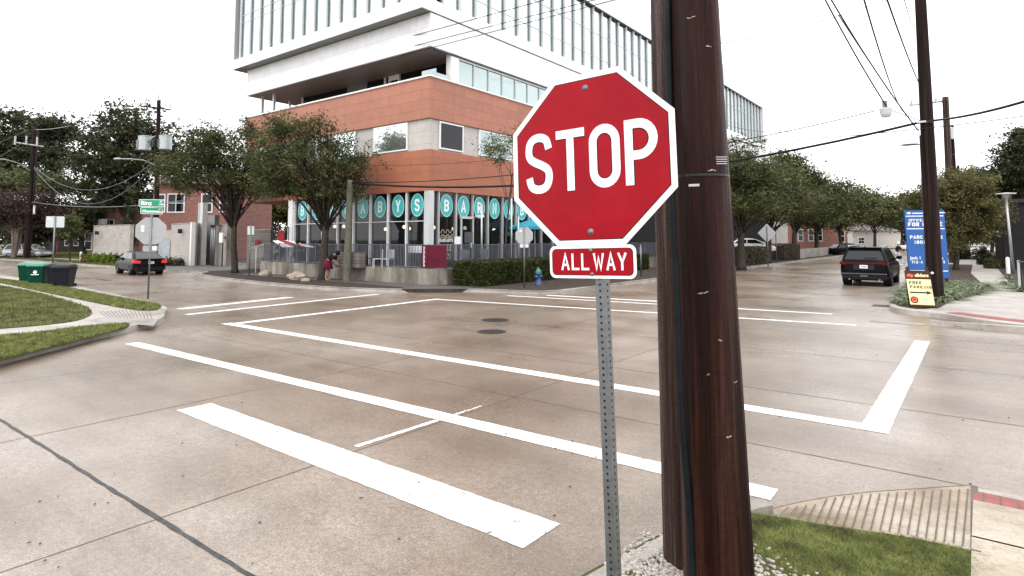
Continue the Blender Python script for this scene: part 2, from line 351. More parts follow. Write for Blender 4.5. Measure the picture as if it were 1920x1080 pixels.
# ---------------- lettering ----------------
def arc(cx, cy, rx, ry, a0, a1, n=12):
    return [(cx+rx*math.cos(R_(a0+(a1-a0)*k/n)), cy+ry*math.sin(R_(a0+(a1-a0)*k/n))) for k in range(n+1)]
def crom(p, n=8, closed=False):
    o = []; L = len(p); rng = range(L if closed else L-1)
    for i in rng:
        if closed: a, b, c, d = p[i-1], p[i], p[(i+1) % L], p[(i+2) % L]
        else: a, b, c, d = p[max(i-1, 0)], p[i], p[i+1], p[min(i+2, L-1)]
        for k in range(n):
            t = k/n
            o.append(tuple(.5*((2*b[j])+(-a[j]+c[j])*t+(2*a[j]-5*b[j]+4*c[j]-d[j])*t*t+(-a[j]+3*b[j]-3*c[j]+d[j])*t**3) for j in (0, 1)))
    if not closed: o.append(tuple(p[-1]))
    return o
def glyph(ch, w, h, t):
    """centre lines of a letter in a box w*h for a stroke t; list of (points, closed)"""
    e = t/2; x0, x1, y0, y1 = e, w-e, e, h-e; xm = w/2; ym = h/2; W = x1-x0; H = y1-y0
    X = lambda u: x0+W*u
    Y = lambda u: y0+H*u
    L = lambda *p: ([(X(a), Y(b)) for a, b in p], False)
    B = lambda pts: [(X(a), Y(b)) for a, b in pts]
    r = W/2; rr = min(r, H/2)
    def bowl(ya, yb):
        ry = (yb-ya)/2; rx = min(ry, W*.62)
        return [(x0, yb)]+arc(x1-rx, (ya+yb)/2, rx, ry, 90, -90, 12)+[(x0, ya)]
    if ch in 'O0': return [(arc(xm, y1-rr, r, rr, 0, 180)+arc(xm, y0+rr, r, rr, 180, 360), True)]
    if ch == 'S': return [(crom(B([(1, .77), (.9, .93), (.66, 1.), (.34, 1.), (.09, .92), (0, .76), (.06, .62), (.3, .535), (.68, .45), (.94, .36), (1, .22), (.9, .07), (.66, 0), (.34, 0), (.1, .07), (0, .23)])), False)]
    if ch == 'T': return [([(0, y1), (w, y1)], False), ([(xm, y1-e), (xm, 0)], False)]
    if ch == 'P': return [([(x0, 0), (x0, h)], False), (bowl(Y(.44), y1), False)]
    if ch == 'R': return [([(x0, 0), (x0, h)], False), (bowl(Y(.47), y1), False), ([(X(.45), Y(.47)), (x1, 0)], False)]
    if ch == 'B': return [([(x0, 0), (x0, h)], False), (bowl(Y(.52), y1), False), (bowl(y0, Y(.52)), False)]
    if ch == 'D': return [([(x0, 0), (x0, h)], False), ([(x0, y1)]+arc(x1-W*.6, ym, W*.6, H/2, 90, -90, 14)+[(x0, y0)], False)]
    if ch == 'A': return [([(x0*.9, 0), (xm, h-e*.6), (w-x0*.9, 0)], False), ([(X(.18), Y(.3)), (X(.82), Y(.3))], False)]
    if ch == 'L': return [([(x0, h), (x0, y0), (w, y0)], False)]
    if ch == 'W': return [([(x0*.8, h), (X(.26), y0), (xm, Y(.8)), (X(.74), y0), (w-x0*.8, h)], False)]
    if ch == 'Y': return [([(x0*.7, h), (xm, Y(.45)), (w-x0*.7, h)], False), ([(xm, Y(.48)), (xm, 0)], False)]
    if ch == 'N': return [([(x0, 0), (x0, h-e*.4), (x1, e*.4), (x1, h)], False)]
    if ch == 'M': return [([(x0, 0), (x0, h-e*.4), (xm, Y(.3)), (x1, h-e*.4), (x1, 0)], False)]
    if ch == 'E': return [([(w, y1), (x0, y1), (x0, y0), (w, y0)], False), (B([(0, .52), (.82, .52)]), False)]
    if ch == 'F': return [([(w, y1), (x0, y1), (x0, 0)], False), (B([(0, .5), (.82, .5)]), False)]
    if ch == 'I': return [([(xm, 0), (xm, h)], False)]
    if ch == 'K': return [([(x0, 0), (x0, h)], False), ([(w-e, h), (x0, Y(.4))], False), ([(X(.35), Y(.58)), (w-e, 0)], False)]
    if ch == 'U': return [([(x0, h)]+arc(xm, y0+rr, r, rr, 180, 360)+[(x1, h)], False)]
    if ch in 'CG':
        p = [(x1, Y(.74))]+arc(xm, y1-rr, r, rr, 15, 180)+arc(xm, y0+rr, r, rr, 180, 345)
        return [(p+([(x1, Y(.45)), (xm, Y(.45))] if ch == 'G' else []), False)]
    if ch == 'Z': return [([(0, y1), (x1, y1), (x0, y0), (w, y0)], False)]
    if ch == '/': return [([(x0, 0), (x1, h)], False)]
    if ch == '-': return [(B([(.1, .45), (.9, .45)]), False)]
    if ch == '1': return [([(X(.15), Y(.78)), (xm, y1), (xm, 0)], False)]
    if ch == '2': return [(crom(B([(0, .74), (.12, .93), (.5, 1), (.88, .92), (1, .72), (.82, .5), (.4, .26), (0, 0)]), 6)+[(w, y0)], False)]
    if ch == '3': return [(crom(B([(0, .8), (.2, .97), (.5, 1), (.9, .9), (.95, .68), (.5, .53)]), 6)+crom(B([(.5, .53), (1, .36), (.97, .12), (.5, 0), (.15, .04), (0, .2)]), 6), False)]
    if ch == '4': return [([(X(.75), 0), (X(.75), y1), (x0, Y(.28)), (w, Y(.28))], False)]
    if ch == '7': return [([(0, y1), (x1, y1), (X(.35), 0)], False)]
    if ch == '8': return [(arc(xm, Y(.76), r*.9, H*.24, 0, 360, 18)[:-1], True), (arc(xm, Y(.26), r, H*.26, 0, 360, 18)[:-1], True)]
    return []
def ribbon(mb, pts, t, closed, z=0):
    q = [pts[0]]
    for p in pts[1:]:
        if math.hypot(p[0]-q[-1][0], p[1]-q[-1][1]) > 1e-5: q.append(p)
    if closed and math.hypot(q[0][0]-q[-1][0], q[0][1]-q[-1][1]) < 1e-5: q.pop()
    n = len(q); out = []
    for i in range(n):
        a = q[i-1] if (closed or i > 0) else None; b = q[(i+1) % n] if (closed or i < n-1) else None; p = q[i]
        def nr(u, v): dx, dy = v[0]-u[0], v[1]-u[1]; l = math.hypot(dx, dy); return (-dy/l, dx/l)
        if a is None: m = nr(p, b); k = 1
        elif b is None: m = nr(a, p); k = 1
        else:
            n1, n2 = nr(a, p), nr(p, b); mx, my = n1[0]+n2[0], n1[1]+n2[1]; l = math.hypot(mx, my) or 1; m = (mx/l, my/l)
            k = min(2.2, 1/max(.2, m[0]*n1[0]+m[1]*n1[1]))
        out.append(((p[0]+m[0]*t/2*k, p[1]+m[1]*t/2*k, z), (p[0]-m[0]*t/2*k, p[1]-m[1]*t/2*k, z)))
    i0 = mb.pts([p for pr in out for p in pr])
    for i in range(n if closed else n-1):
        j = (i+1) % n; mb.face((i0+2*i, i0+2*i+1, i0+2*j+1, i0+2*j))
WID = {'I': .45, 'W': 1.35, 'M': 1.25, '1': .7, ' ': .6, 'A': 1.12, '/': .8, '-': .8, 'Y': 1.08}
def write(mb, s, x, y, h, w, t, gap, center=False, z=0):
    """stroke text in the local xy plane"""
    adv = [w*WID.get(c, 1.) for c in s]; tot = sum(adv)+gap*(len(s)-1)
    if center: x -= tot/2
    for c, a in zip(s, adv):
        for k, (pts, cl) in enumerate(glyph(c, a, h, t)): ribbon(mb, [(x+p[0], y+p[1]) for p in pts], t, cl, z+k*.0004)
        x += a+gap
    return tot
_fc = {}
def ftext(mb, s, size, x, y, z=0, center=True, bold=.0, shear=0):
    cu = bpy.data.curves.new('t', 'FONT'); cu.body = s; cu.size = size; cu.offset = bold; cu.shear = shear; cu.resolution_u = 3
    if center: cu.align_x = 'CENTER'
    o = bpy.data.objects.new('t', cu); COL.objects.link(o); bpy.context.view_layer.update()
    me = bpy.data.meshes.new_from_object(o.evaluated_get(bpy.context.evaluated_depsgraph_get()))
    i = mb.pts([(v.co.x+x, v.co.y+y, v.co.z+z) for v in me.vertices])
    for p in me.polygons: mb.face([i+k for k in p.vertices])
    bpy.data.objects.remove(o); bpy.data.curves.remove(cu); bpy.data.meshes.remove(me)
def rrect(w, h, r, n=6):
    p = []
    for cx, cy, a in ((w/2-r, h/2-r, 0), (-w/2+r, h/2-r, 90), (-w/2+r, -h/2+r, 180), (w/2-r, -h/2+r, 270)): p += arc(cx, cy, r, r, a, a+90, n)
    return p
def plate(mb, outline, z0, z1):
    n = len(outline); i = mb.pts([(x, y, z0) for x, y in outline]+[(x, y, z1) for x, y in outline])
    for k in range(n): mb.face((i+k, i+(k+1) % n, i+n+(k+1) % n, i+n+k))
    mb.face(range(i+n, i+2*n)); mb.face(list(range(i, i+n))[::-1]); return mb
def octagon(w, h=None, f=.2929):
    h = h or w; a, b = w/2, h/2; return [(a, -b+f*h), (a, b-f*h), (a-f*w, b), (-a+f*w, b), (-a, b-f*h), (-a, -b+f*h), (-a+f*w, -b), (a-f*w, -b)]
# ---------------- foliage ----------------
def quadmesh(name, V, k, mat, parent=None):
    """V (n,k,3) -> one mesh with n k-gons"""
    n = V.shape[0]; off = Vector((0, 0, 0)); q = parent
    while q is not None: off += q.location; q = q.parent
    V = V.reshape(-1, 3)-np.array(off)
    me = bpy.data.meshes.new(name); me.vertices.add(n*k); me.vertices.foreach_set('co', V.astype(np.float32).ravel())
    me.loops.add(n*k); me.loops.foreach_set('vertex_index', np.arange(n*k, dtype=np.int32))
    me.polygons.add(n); me.polygons.foreach_set('loop_start', np.arange(0, n*k, k, dtype=np.int32)); 
    try: me.polygons.foreach_set('loop_total', np.full(n, k, dtype=np.int32))
    except Exception: pass
    me.materials.append(MATS[mat]); me.update(calc_edges=True); me.validate()
    o = bpy.data.objects.new(name, me); COL.objects.link(o)
    if parent: o.parent = parent
    return o
def leaves(name, C, size, mat, parent=None, asp=.5, flat=.5):
    n = len(C); a = NR.normal(size=(n, 3)); a[:, 2] *= .6; a /= np.linalg.norm(a, axis=1)[:, None]
    nn = NR.normal(size=(n, 3)); nn[:, 2] += flat*2; b = np.cross(nn, a); b /= np.linalg.norm(b, axis=1)[:, None]+1e-9
    s = (size*NR.uniform(.6, 1.4, n))[:, None]; a = a*s; b = b*s*asp
    V = np.stack([C-a, C+b*.9-a*.1, C+a, C-b*.9-a*.1], 1)
    return quadmesh(name, V, 4, mat, parent)
def clump_points(lobes, nclump, per, cr, hollow=.45):
    vol = np.array([l[3]*l[4]*l[5] for l in lobes])**.75; vol /= vol.sum(); pts = []; cen = []
    for k in range(nclump):
        l = lobes[NR.choice(len(lobes), p=vol)]
        d = NR.normal(size=3); d /= np.linalg.norm(d); r = NR.uniform(hollow, 1.03)**.7; out = NR.uniform() < .22; f_ = 1.
        if out: r = NR.uniform(.95, 1.28); f_ = .55; d[2] = abs(d[2])
        if d[2] < -.35: d[2] *= .6
        c = np.array(l[:3])+d*r*np.array(l[3:6]); cen.append(c)
        ax_ = NR.normal(size=3)*.5+d; ax_ /= np.linalg.norm(ax_); q = NR.normal(size=(int(per*f_), 3))*cr*NR.uniform(.4, 1.1)*(.75 if out else 1)*np.array([.8, .8, .5]); q += ax_*NR.normal(size=(len(q), 1))*cr*.7; pts.append(c+q)
    return np.concatenate(pts), cen
def tree(name, base, lobes, label, cat='tree', group=None, leaf='oak_leaf', bark='bark', nclump=110, per=55, cr=.32, size=.1, tr=.16, trunk_top=None, nb=14, multi=1, hollow=.45, lean=(0, 0)):
    root = thing(name, base, label, cat, group); b = Vector(base)
    P, cen = clump_points(lobes, nclump, per, cr, hollow)
    leaves('crown', P, size, leaf, root)
    cz = sum(l[2] for l in lobes)/len(lobes); cxy = (sum(l[0] for l in lobes)/len(lobes), sum(l[1] for l in lobes)/len(lobes))
    top = Vector(trunk_top) if trunk_top else Vector((b.x*.75+cxy[0]*.25, b.y*.75+cxy[1]*.25, b.z+(cz-b.z)*.62))
    mb = MB()
    for m in range(multi):
        o = Vector((random.uniform(-.5, .5), random.uniform(-.5, .5), 0))*(1 if multi > 1 else 0)
        tp = top+o*1.8
        mid = (b+tp)/2+Vector((random.uniform(-.12, .12), random.uniform(-.12, .12), 0))
        mb.tube([b+o*.3-Vector((0, 0, .1)), b+o*.35+Vector((0, 0, .25)), mid+o*.3, tp], [tr*1.45, tr*1.05, tr*.9, tr*.7], 9)
        for k in range(max(2, nb//multi)):
            c = Vector(random.choice(cen)); s_ = mid.lerp(tp, random.uniform(.3, 1)) if k > 2 else tp
            j = Vector((random.uniform(-.3, .3), random.uniform(-.3, .3), random.uniform(0, .5)))
            mb.tube([s_, s_.lerp(c, .5)+j, c], [tr*.32, tr*.18, tr*.05], 5)
            for z in range(2):
                c2 = Vector(random.choice(cen))
                if (c2-c).length < 3: mb.tube([s_.lerp(c, .5)+j, c2], [tr*.17, tr*.04], 4)
    mb.build('trunk', bark, root, True)
    return root
def lobes_px(d, L):
    """crown lobes measured in the photo: (px, py, half width, half height[, depth offset])"""
    o = []
    for l in L:
        dd = d+(l[4] if len(l) > 4 else 0); c = D(l[0], l[1], dd); s = dd/CF
        o.append((c.x, c.y, c.z, l[2]*s, l[2]*s, l[3]*s))
    return o
def inpoly(P, poly):
    x, y = P[:, 0], P[:, 1]; ins = np.zeros(len(P), bool); n = len(poly)
    for i in range(n):
        x1, y1 = poly[i]; x2, y2 = poly[(i+1) % n]
        c = ((y1 > y) != (y2 > y)) & (x < (x2-x1)*(y-y1)/((y2-y1) or 1e-9)+x1); ins ^= c
    return ins
def grass(name, poly, z, n, h, w, mat, lean=.5):
    poly = [(p[0], p[1]) for p in poly]
    xs = [p[0] for p in poly]; ys = [p[1] for p in poly]
    P = np.stack([NR.uniform(min(xs), max(xs), n), NR.uniform(min(ys), max(ys), n)], 1); P = P[inpoly(P, poly)]; n = len(P)
    a = NR.uniform(0, 2*math.pi, n); hh = h*NR.uniform(.4, 1.2, n); dx = np.cos(a); dy = np.sin(a); ww = w*NR.uniform(.6, 1.3, n)
    l = NR.normal(size=(n, 2))*lean*hh[:, None]
    z0 = np.full(n, z-.01)
    V = np.stack([np.stack([P[:, 0]-dx*ww, P[:, 1]-dy*ww, z0], 1), np.stack([P[:, 0]+dx*ww, P[:, 1]+dy*ww, z0], 1), np.stack([P[:, 0]+l[:, 0], P[:, 1]+l[:, 1], z0+hh], 1)], 1)
    return tag(quadmesh(name, V, 3, mat), None, None, None, 'stuff')
def cable(p, q, r, sag, label, group='overhead cables', name='overhead_cable', n=18, mat='cable_black', pre=None, post=None):
    p, q = Vector(p), Vector(q); pts = [p.lerp(q, k/n)-Vector((0, 0, sag*4*(k/n)*(1-k/n))) for k in range(n+1)]
    if pre is not None: pts = [pre]+pts
    if post is not None: pts = pts+[post]
    o = MB().tube([a-p for a in pts], r, 5).build(name, mat, None, True); o.location = p
    return tag(o, label, 'cable', group)
# ================= WORLD, SUN =================
w = bpy.data.worlds.new("World"); SC.world = w; w.use_nodes = True; nt = w.node_tree; bg = nt.nodes['Background']
sky = N(nt, 'ShaderNodeTexSky', sky_type='NISHITA', sun_disc=False, sun_elevation=R_(55), sun_rotation=R_(160), air_density=1., dust_density=3.)
hs = N(nt, 'ShaderNodeHueSaturation'); hs.inputs['Saturation'].default_value = .12; nt.links.new(sky.outputs[0], hs.inputs['Color'])
mxx = N(nt, 'ShaderNodeMix', data_type='RGBA'); mxx.inputs[0].default_value = .82; nt.links.new(hs.outputs[0], mxx.inputs[6]); mxx.inputs[7].default_value = (17.6, 17.7, 18.2, 1)
nt.links.new(mxx.outputs[2], bg.inputs['Color']); bg.inputs['Strength'].default_value = .1
sl = bpy.data.lights.new('sun', 'SUN'); sl.energy = .9; sl.angle = R_(22); sl.color = (1, .96, .9)
so = bpy.data.objects.new('sun', sl); COL.objects.link(so); so.rotation_euler = (R_(35), 0, R_(20+0))
SC.view_settings.view_transform = 'Standard'; SC.view_settings.look = 'None'; SC.view_settings.exposure = 0.45; SC.view_settings.gamma = 1
# ================= GROUND =================
def struct(o): return tag(o, kind='structure')
struct(MB().poly([(-900, -900, -.02), (900, -900, -.02), (900, 900, -.02), (-900, 900, -.02)]).build('ground', 'dry_ground'))
struct(MB().poly([(-150, -20, 0), (60, -20, 0), (60, 260, 0), (-150, 260, 0)]).build('road', 'road_concrete'))
KZ = .13
def kerb(name, line, w=.16, side=1, z=KZ+.012, mat='kerb_concrete'):
    mb = MB(); n = len(line); L = []
    for i, p in enumerate(line):
        a = line[max(i-1, 0)]; b = line[min(i+1, n-1)]; dx, dy = b[0]-a[0], b[1]-a[1]; l = math.hypot(dx, dy); nx, ny = -dy/l*side, dx/l*side
        zz = p[2] if len(p) > 2 else z
        L.append([(p[0]-nx*.02, p[1]-ny*.02, 0.0), (p[0], p[1], zz-.03), (p[0]+nx*.035, p[1]+ny*.035, zz), (p[0]+nx*w, p[1]+ny*w, zz), (p[0]+nx*w, p[1]+ny*w, 0)])
    for i in range(n-1):
        for k in range(4): mb.poly([L[i][k], L[i+1][k], L[i+1][k+1], L[i][k+1]])
    return struct(mb.build(name, mat))
def smooth(line, n=6): return crom(line, n)
def slab(name, poly, mat, z=KZ): return struct(MB().prism(poly, -.01, z).build(name, mat))
# --- south-west corner (left foreground)
SW = [(-12.3, -12), (-12.6, 0), (-13.2, 2.6), (-14.18, 3.92), (-15.08, 5.01), (-16.2, 6.55), (-17.0, 7.15), (-17.9, 7.56), (-20.01, 8.35), (-26.3, 9.0), (-34.1, 9.55), (-60, 9.9), (-150, 10)]
swl = smooth(SW)
kerb('kerb_south_west', [(x, y, (KZ+.012 if not (-17.6 < x < -16.25) else .05)) for x, y in swl], side=1)
slab('sidewalk_south_west', swl+[(-150, -40), (-12.3, -40)], 'sidewalk_concrete')
def gl(L, z=KZ): return [G(x, y, z) for x, y in L]
lawn1 = smooth(gl([(0, 617), (60, 612), (110, 607), (150, 600), (172, 588), (160, 576), (110, 560), (50, 545), (0, 536)]), 4)+[(-60, 7.6), (-150, 7.6), (-150, -14), (-22, -14)]
lawn2 = smooth(gl([(-200, 640), (0, 632), (80, 625), (160, 615), (225, 610), (238, 614), (150, 638), (60, 661), (-20, 681)]), 4)
lawn3 = smooth(gl([(-50, 519), (0, 524), (110, 538), (210, 557), (292, 572), (298, 579), (280, 583), (230, 578), (120, 556), (0, 531), (-50, 526)]), 4)
for nm, pl in (('lawn_soil_large', lawn1), ('lawn_soil_kerb', lawn2), ('lawn_soil_verge', lawn3)): struct(MB().prism(pl, KZ-.01, KZ+.02).build('lawn_soil', 'lawn_soil'))
big = [(p[0], p[1]) for p in lawn1 if p[0] > -60 and p[1] > -2]+[(-50, -1)]
grass('lawn_grass', lawn1, KZ+.02, 900000, .075, .018, 'lawn_blade')
grass('lawn_grass', lawn2, KZ+.02, 60000, .075, .014, 'grass_blade')
grass('lawn_grass', lawn3, KZ+.02, 90000, .075, .016, 'grass_blade')
# ramp at the corner
rp = gl([(168, 603), (235, 606), (287, 611), (302, 592), (297, 580), (255, 585), (190, 592)], KZ+.006)
mb = MB(); mb.poly([(x, y, KZ+.006) for x, y in rp]); struct(mb.build('corner_ramp', 'kerb_concrete'))
mb = MB()
for k in range(14):
    a = G(186+k*7, 593-k*.6, 0); b = G(200+k*6.5, 605+k*.3, 0)
    a, b = Vector((*a, KZ+.01)), Vector((*b, KZ+.01)); d = (b-a).normalized()*.007; n_ = Vector((-d.y, d.x, 0)); mb.poly([a-n_, b-n_, b+n_, a+n_])
struct(mb.build('ramp_grooves', 'joint_dark'))
# --- our own corner (south-east)
P0 = [(-2.25, -20), (-2.2, 0), (-2.1, 2.4), (-1.85, 3.9), (-1.56, 4.85), (-1.31, 5.23), (-.92, 5.9), (-.61, 6.28), (-.14, 6.71), (.6, 6.85), (8, 6.95), (60, 7)]
sel = smooth(P0)
def GZ(x, y, z=KZ): return G(x, y, z)
ggrass = [GZ(1400, 962), GZ(1470, 972), GZ(1590, 992), GZ(1700, 1008), GZ(1820, 1033), GZ(1822, 1120)]+[(-.0, 3.2), (0.1, -10), (-2.05, -10), (-1.95, 2.4), (-1.72, 3.9), (-1.5, 4.7)]
body = [p for p in sel]
slab('verge_soil', body[:20]+[(-1.5, 4.8), (-1.45, 4.9)]+[GZ(1405, 962), GZ(1590, 990), GZ(1820, 1031)]+[(.0, 3.), (60, 3), (60, -20)], 'lawn_soil', KZ)
kerb('kerb_south_east', [(x, y, KZ+.01) for x, y in sel if y < 5.1], side=-1)
# ramp surface sloping from the grass edge down to the road
ramp_lo = [G(*p) for p in [(1400, 968), (1440, 957), (1500, 943), (1560, 932), (1630, 924), (1700, 919), (1760, 915), (1822, 911)]]
ramp_hi = [GZ(*p) for p in [(1400, 962), (1470, 972), (1530, 983), (1590, 992), (1650, 1000), (1700, 1008), (1760, 1020), (1822, 1034)]]
mb = MB()
for k in range(7):
    a, b = ramp_lo[k], ramp_lo[k+1]; c, d = ramp_hi[k+1], ramp_hi[k]; mb.poly([(*a, .006), (*b, .006), (*c, KZ+.005), (*d, KZ+.005)])
struct(mb.build('kerb_ramp', 'ramp_concrete'))
mb = MB()
for k in range(21):
    u = k/20.; xt = 1478+u*330; xb = 1405+55+u*345
    def on(line, px):
        for (a, b) in zip(line, line[1:]):
            if a[2] <= px <= b[2]: t = (px-a[2])/(b[2]-a[2]); return Vector((a[0]+(b[0]-a[0])*t, a[1]+(b[1]-a[1])*t, 0))
        return Vector((line[-1][0], line[-1][1], 0))
    lo = on([(*p, q) for p, q in zip(ramp_lo, [1400, 1440, 1500, 1560, 1630, 1700, 1760, 1822])], xt+8)
    hi = on([(*p, q) for p, q in zip(ramp_hi, [1400, 1470, 1530, 1590, 1650, 1700, 1760, 1822])], xb)
    lo.z = .012; hi.z = KZ+.011; d = (hi-lo).normalized(); n_ = Vector((-d.y, d.x, 0))*.0055
    s0 = .08 if k > 3 else .3
    A = lo.lerp(hi, s0); B = lo.lerp(hi, .97); mb.poly([A-n_, B-n_*.9, B+n_*.9, A+n_])
e = [Vector((*G(1820, 912), .012)), Vector((*GZ(1820, 1034), KZ+.012))]; mb.poly([e[0], e[1], e[1]+Vector((.055, 0, 0)), e[0]+Vector((.05, 0, 0))])
# joint along the road edge
for a, b in zip(ramp_lo, ramp_lo[1:]): mb.poly([(a[0], a[1]-.012, .0085), (b[0], b[1]-.012, .0085), (b[0], b[1]+.008, .0085), (a[0], a[1]+.008, .0085)])
struct(mb.build('ramp_grooves', 'joint_dark'))
E1 = G(1826, 912); x0 = E1[0]
ylo = E1[1]
def zs(y): return max(0.006, min(KZ+.006, .006+(ylo-y)/(ylo-5.35)*KZ))
def band(name, mat, ya, yb, xa=None, xb=14, dz=0):
    xa = x0 if xa is None else xa
    return struct(MB().poly([(xa, ya, zs(ya)+dz), (xb, ya, zs(ya)+dz), (xb, yb, zs(yb)+dz), (xa, yb, zs(yb)+dz)]).build(name, mat))
band('sidewalk_edge', 'sidewalk_concrete', 6.72, 6.58, dz=.001)
band('brick_strip', 'red_brick_paver', 6.58, 6.27)
band('sidewalk_slab', 'tan_slab', 6.265, 5.30, dz=.002)
band('sidewalk_slab', 'tan_slab', 5.27, 4.1, dz=.004)
band('sidewalk_slab', 'tan_slab', 4.07, -12, dz=.004)
mb = MB()
for k in range(14):
    xx = x0+.06+k*.11; mb.poly([(xx, 6.28, zs(6.28)+.004), (xx+.012, 6.28, zs(6.28)+.004), (xx+.012, 6.57, zs(6.57)+.004), (xx, 6.57, zs(6.57)+.004)])
struct(mb.build('brick_joints', 'joint_dark'))
gg = smooth(ggrass[:5], 4)+ggrass[5:]
_in = inpoly
def inpoly(P, poly, _f=_in): return _f(P, poly) & ((P[:, 0]+1.38)**2+(P[:, 1]-3.6)**2 > .36)
o = grass('verge_grass', [p for p in gg if p[1] > -1], KZ, 240000, .032, .0042, 'grass_blade', 1.0); o.location.z -= .004
inpoly = _in
# gravel round the pole foot
gp = NR.normal(size=(3600, 2))*np.array([.27, .27])+np.array([-1.38, 3.55]); mb = MB()
kp = [p for p in gp if p[0] > -1.92 and (p[0]+1.38)**2+(p[1]-3.55)**2 < .62]
for p in kp:
    r = random.uniform(.007, .017); i0 = len(mb.v); mb.sphere((p[0], p[1], KZ+r*.25+random.uniform(0, .006)), r, 6, 3, (random.uniform(.8, 1.4), random.uniform(.8, 1.3), .7))
tag(mb.build('gravel', 'gravel_white'), kind='stuff')
# --- north-west block
NW1 = [(-150, 18.0), (-60, 18.0), (-45, 18.2), (-39, 18.5), (-37.6, 18.1), (-36.6, 17.3), (-34.5, 16.6), (-29.06, 15.8), (-25, 15.55), (-22.37, 15.7), (-20.2, 16.1), (-18.6, 16.85), (-17.4, 17.7), (-16.45, 18.5), (-15.3, 18.95), (-14.2, 19.1), (-13.5, 19.5), (-13.1, 20.5), (-13.02, 22.16), (-13.2, 30), (-13.5, 60), (-13.6, 120), (-13.6, 255)]
nwl = smooth(NW1, 5)
kerb('kerb_north_west', [(x, y, (.03 if (-18.5 < x < -16.6) else KZ+.012)) for x, y in nwl], side=1)
slab('block_north_west', nwl+[(-150, 255)], 'mulch')
def sheet(name, pts, mat, z=KZ+.006): return struct(MB().poly([(p[0], p[1], z) for p in pts]).build(name, mat))
sheet('sidewalk_north', [(-34, 18.4), (-19.3, 17.6), (-18.5, 16.9), (-16.5, 18.5), (-17, 19.6), (-18.9, 19.05), (-34, 19.1)], 'dark_asphalt')
sheet('corner_ramp', [(-19.2, 17.6), (-18.4, 17.), (-16.6, 18.35), (-17.1, 19.3)], 'dark_asphalt', KZ+.011)
sheet('sidewalk_west', [(-150, 20), (-60, 20.2), (-47, 20.4), (-47, 22.4), (-60, 22), (-150, 21.6)], 'sidewalk_concrete')
sheet('driveway', [(-38.4, 18.6), (-46, 18.3), (-50, 20.3), (-50, 27), (-38.5, 27)], 'dark_asphalt', KZ+.014)
sheet('driveway_apron', [(-69, 18.05), (-76, 18.05), (-76, 28), (-69, 28)], 'sidewalk_concrete', KZ+.012)
sheet('front_lawn', [(-150, 22), (-76.5, 22), (-76.5, 60), (-150, 60)], 'lawn_soil', KZ+.01)
grass('lawn_grass', [(-110, 18.3), (-50, 18.4), (-50, 20), (-110, 20)], KZ, 70000, .12, .03, 'lawn_blade')
grass('lawn_grass', [(-110, 21.5), (-70, 21.8), (-70, 34), (-110, 40)], KZ, 120000, .14, .04, 'lawn_blade')
# --- north-east block
NE1 = [(-2.9, 255), (-2.9, 60), (-2.86, 35.85), (-2.6, 28), (-2.4, 24), (-2.3, 22.6), (-2.1, 21.4), (-1.7, 20.75), (-.93, 20.3), (.2, 19.2), (1.2, 18.7), (4, 18.3), (60, 18.2)]
nel = smooth(NE1, 5)
kerb('kerb_north_east', [(x, y, (KZ+.012 if not (-.6 < x < 3.2) else .03)) for x, y in nel], side=1)
slab('sidewalk_north_east', nel+[(60, 255)], 'sidewalk_concrete')
bed = [(-2.2, 22.6), (-1.95, 21.7), (-1.5, 21.2), (-1., 21.6), (-.8, 24.3), (.1, 28.8), (.2, 32), (-.4, 45), (-.4, 60), (-2.7, 60), (-2.65, 35), (-2.3, 25)]
sheet('planting_bed', bed, 'mulch', KZ+.02)
sheet('planting_bed', [(1.1, 31), (1.0, 60), (1.0, 120), (12, 120), (12, 28), (2.4, 27)], 'mulch', KZ+.02)
sheet('brick_strip', [(-.8, 20.6), (.35, 19.6), (1.3, 19.1), (4, 18.8), (4, 19.3), (1.5, 19.6), (.5, 20.1), (-.5, 21.0)], 'red_brick_paver', KZ+.008)
# ================= PAINTED MARKINGS, JOINTS =================
def line_mark(name, a, b, wa, wb, mat='road_paint', z=.004, n=60, jit=.006):
    """painted bar between two ground points with slightly ragged edges"""
    a, b = Vector((*a, 0)), Vector((*b, 0)); d = (b-a).normalized(); nn = Vector((-d.y, d.x, 0)); mb = MB(); pr = None
    for k in range(n+1):
        t = k/n; p = a.lerp(b, t); w_ = wa+(wb-wa)*t
        l = p+nn*(w_/2+random.uniform(-jit, jit)); r = p-nn*(w_/2+random.uniform(-jit, jit)); l.z = r.z = z
        if pr: mb.poly([pr[1], r, l, pr[0]])
        pr = (l, r)
    return struct(mb.build(name, mat))
line_mark('crosswalk_line', (-15.35, 7.98), (-1.15, 8.11), .27, .27)
line_mark('crosswalk_line', (-14.0, 5.3), (-1.45, 5.52), .27, .27)
line_mark('crosswalk_line', (-1.02, 7.975), (-1.02, 15.55), .29, .27, z=.0045)
line_mark('crosswalk_line', (-15.1, 8.13), (-15.5, 15.85), .27, .25, z=.0045)
line_mark('crosswalk_line', (-15.5, 15.7), (-2.5, 17.4), .22, .2)
line_mark('crosswalk_line', (-14.3, 18.35), (-3.4, 19.55), .22, .2)
line_mark('crosswalk_line', (-18.0, 8.2), (-18.7, 15.8), .25, .25)
line_mark('stop_line', (-8.08, 3.82), (-2.6, 3.75), .43, .46)
line_mark('stop_line', (-19.6, 8.7), (-20.3, 13.0), .4, .4)
line_mark('stop_line', (-13.2, 19.4), (-8.4, 19.9), .3, .3)
line_mark('lane_line', (-5.21, 4.13), (-5.185, 5.3), .075, .07, jit=.006, z=.0052)
line_mark('lane_line', (-5.18, 5.56), (-5.165, 6.1), .045, .02, jit=.016, z=.0052)
line_mark('tar_joint', (-14, 2.12), (-2.2, 2.19), .026, .034, 'tar', .005, 90, .007)
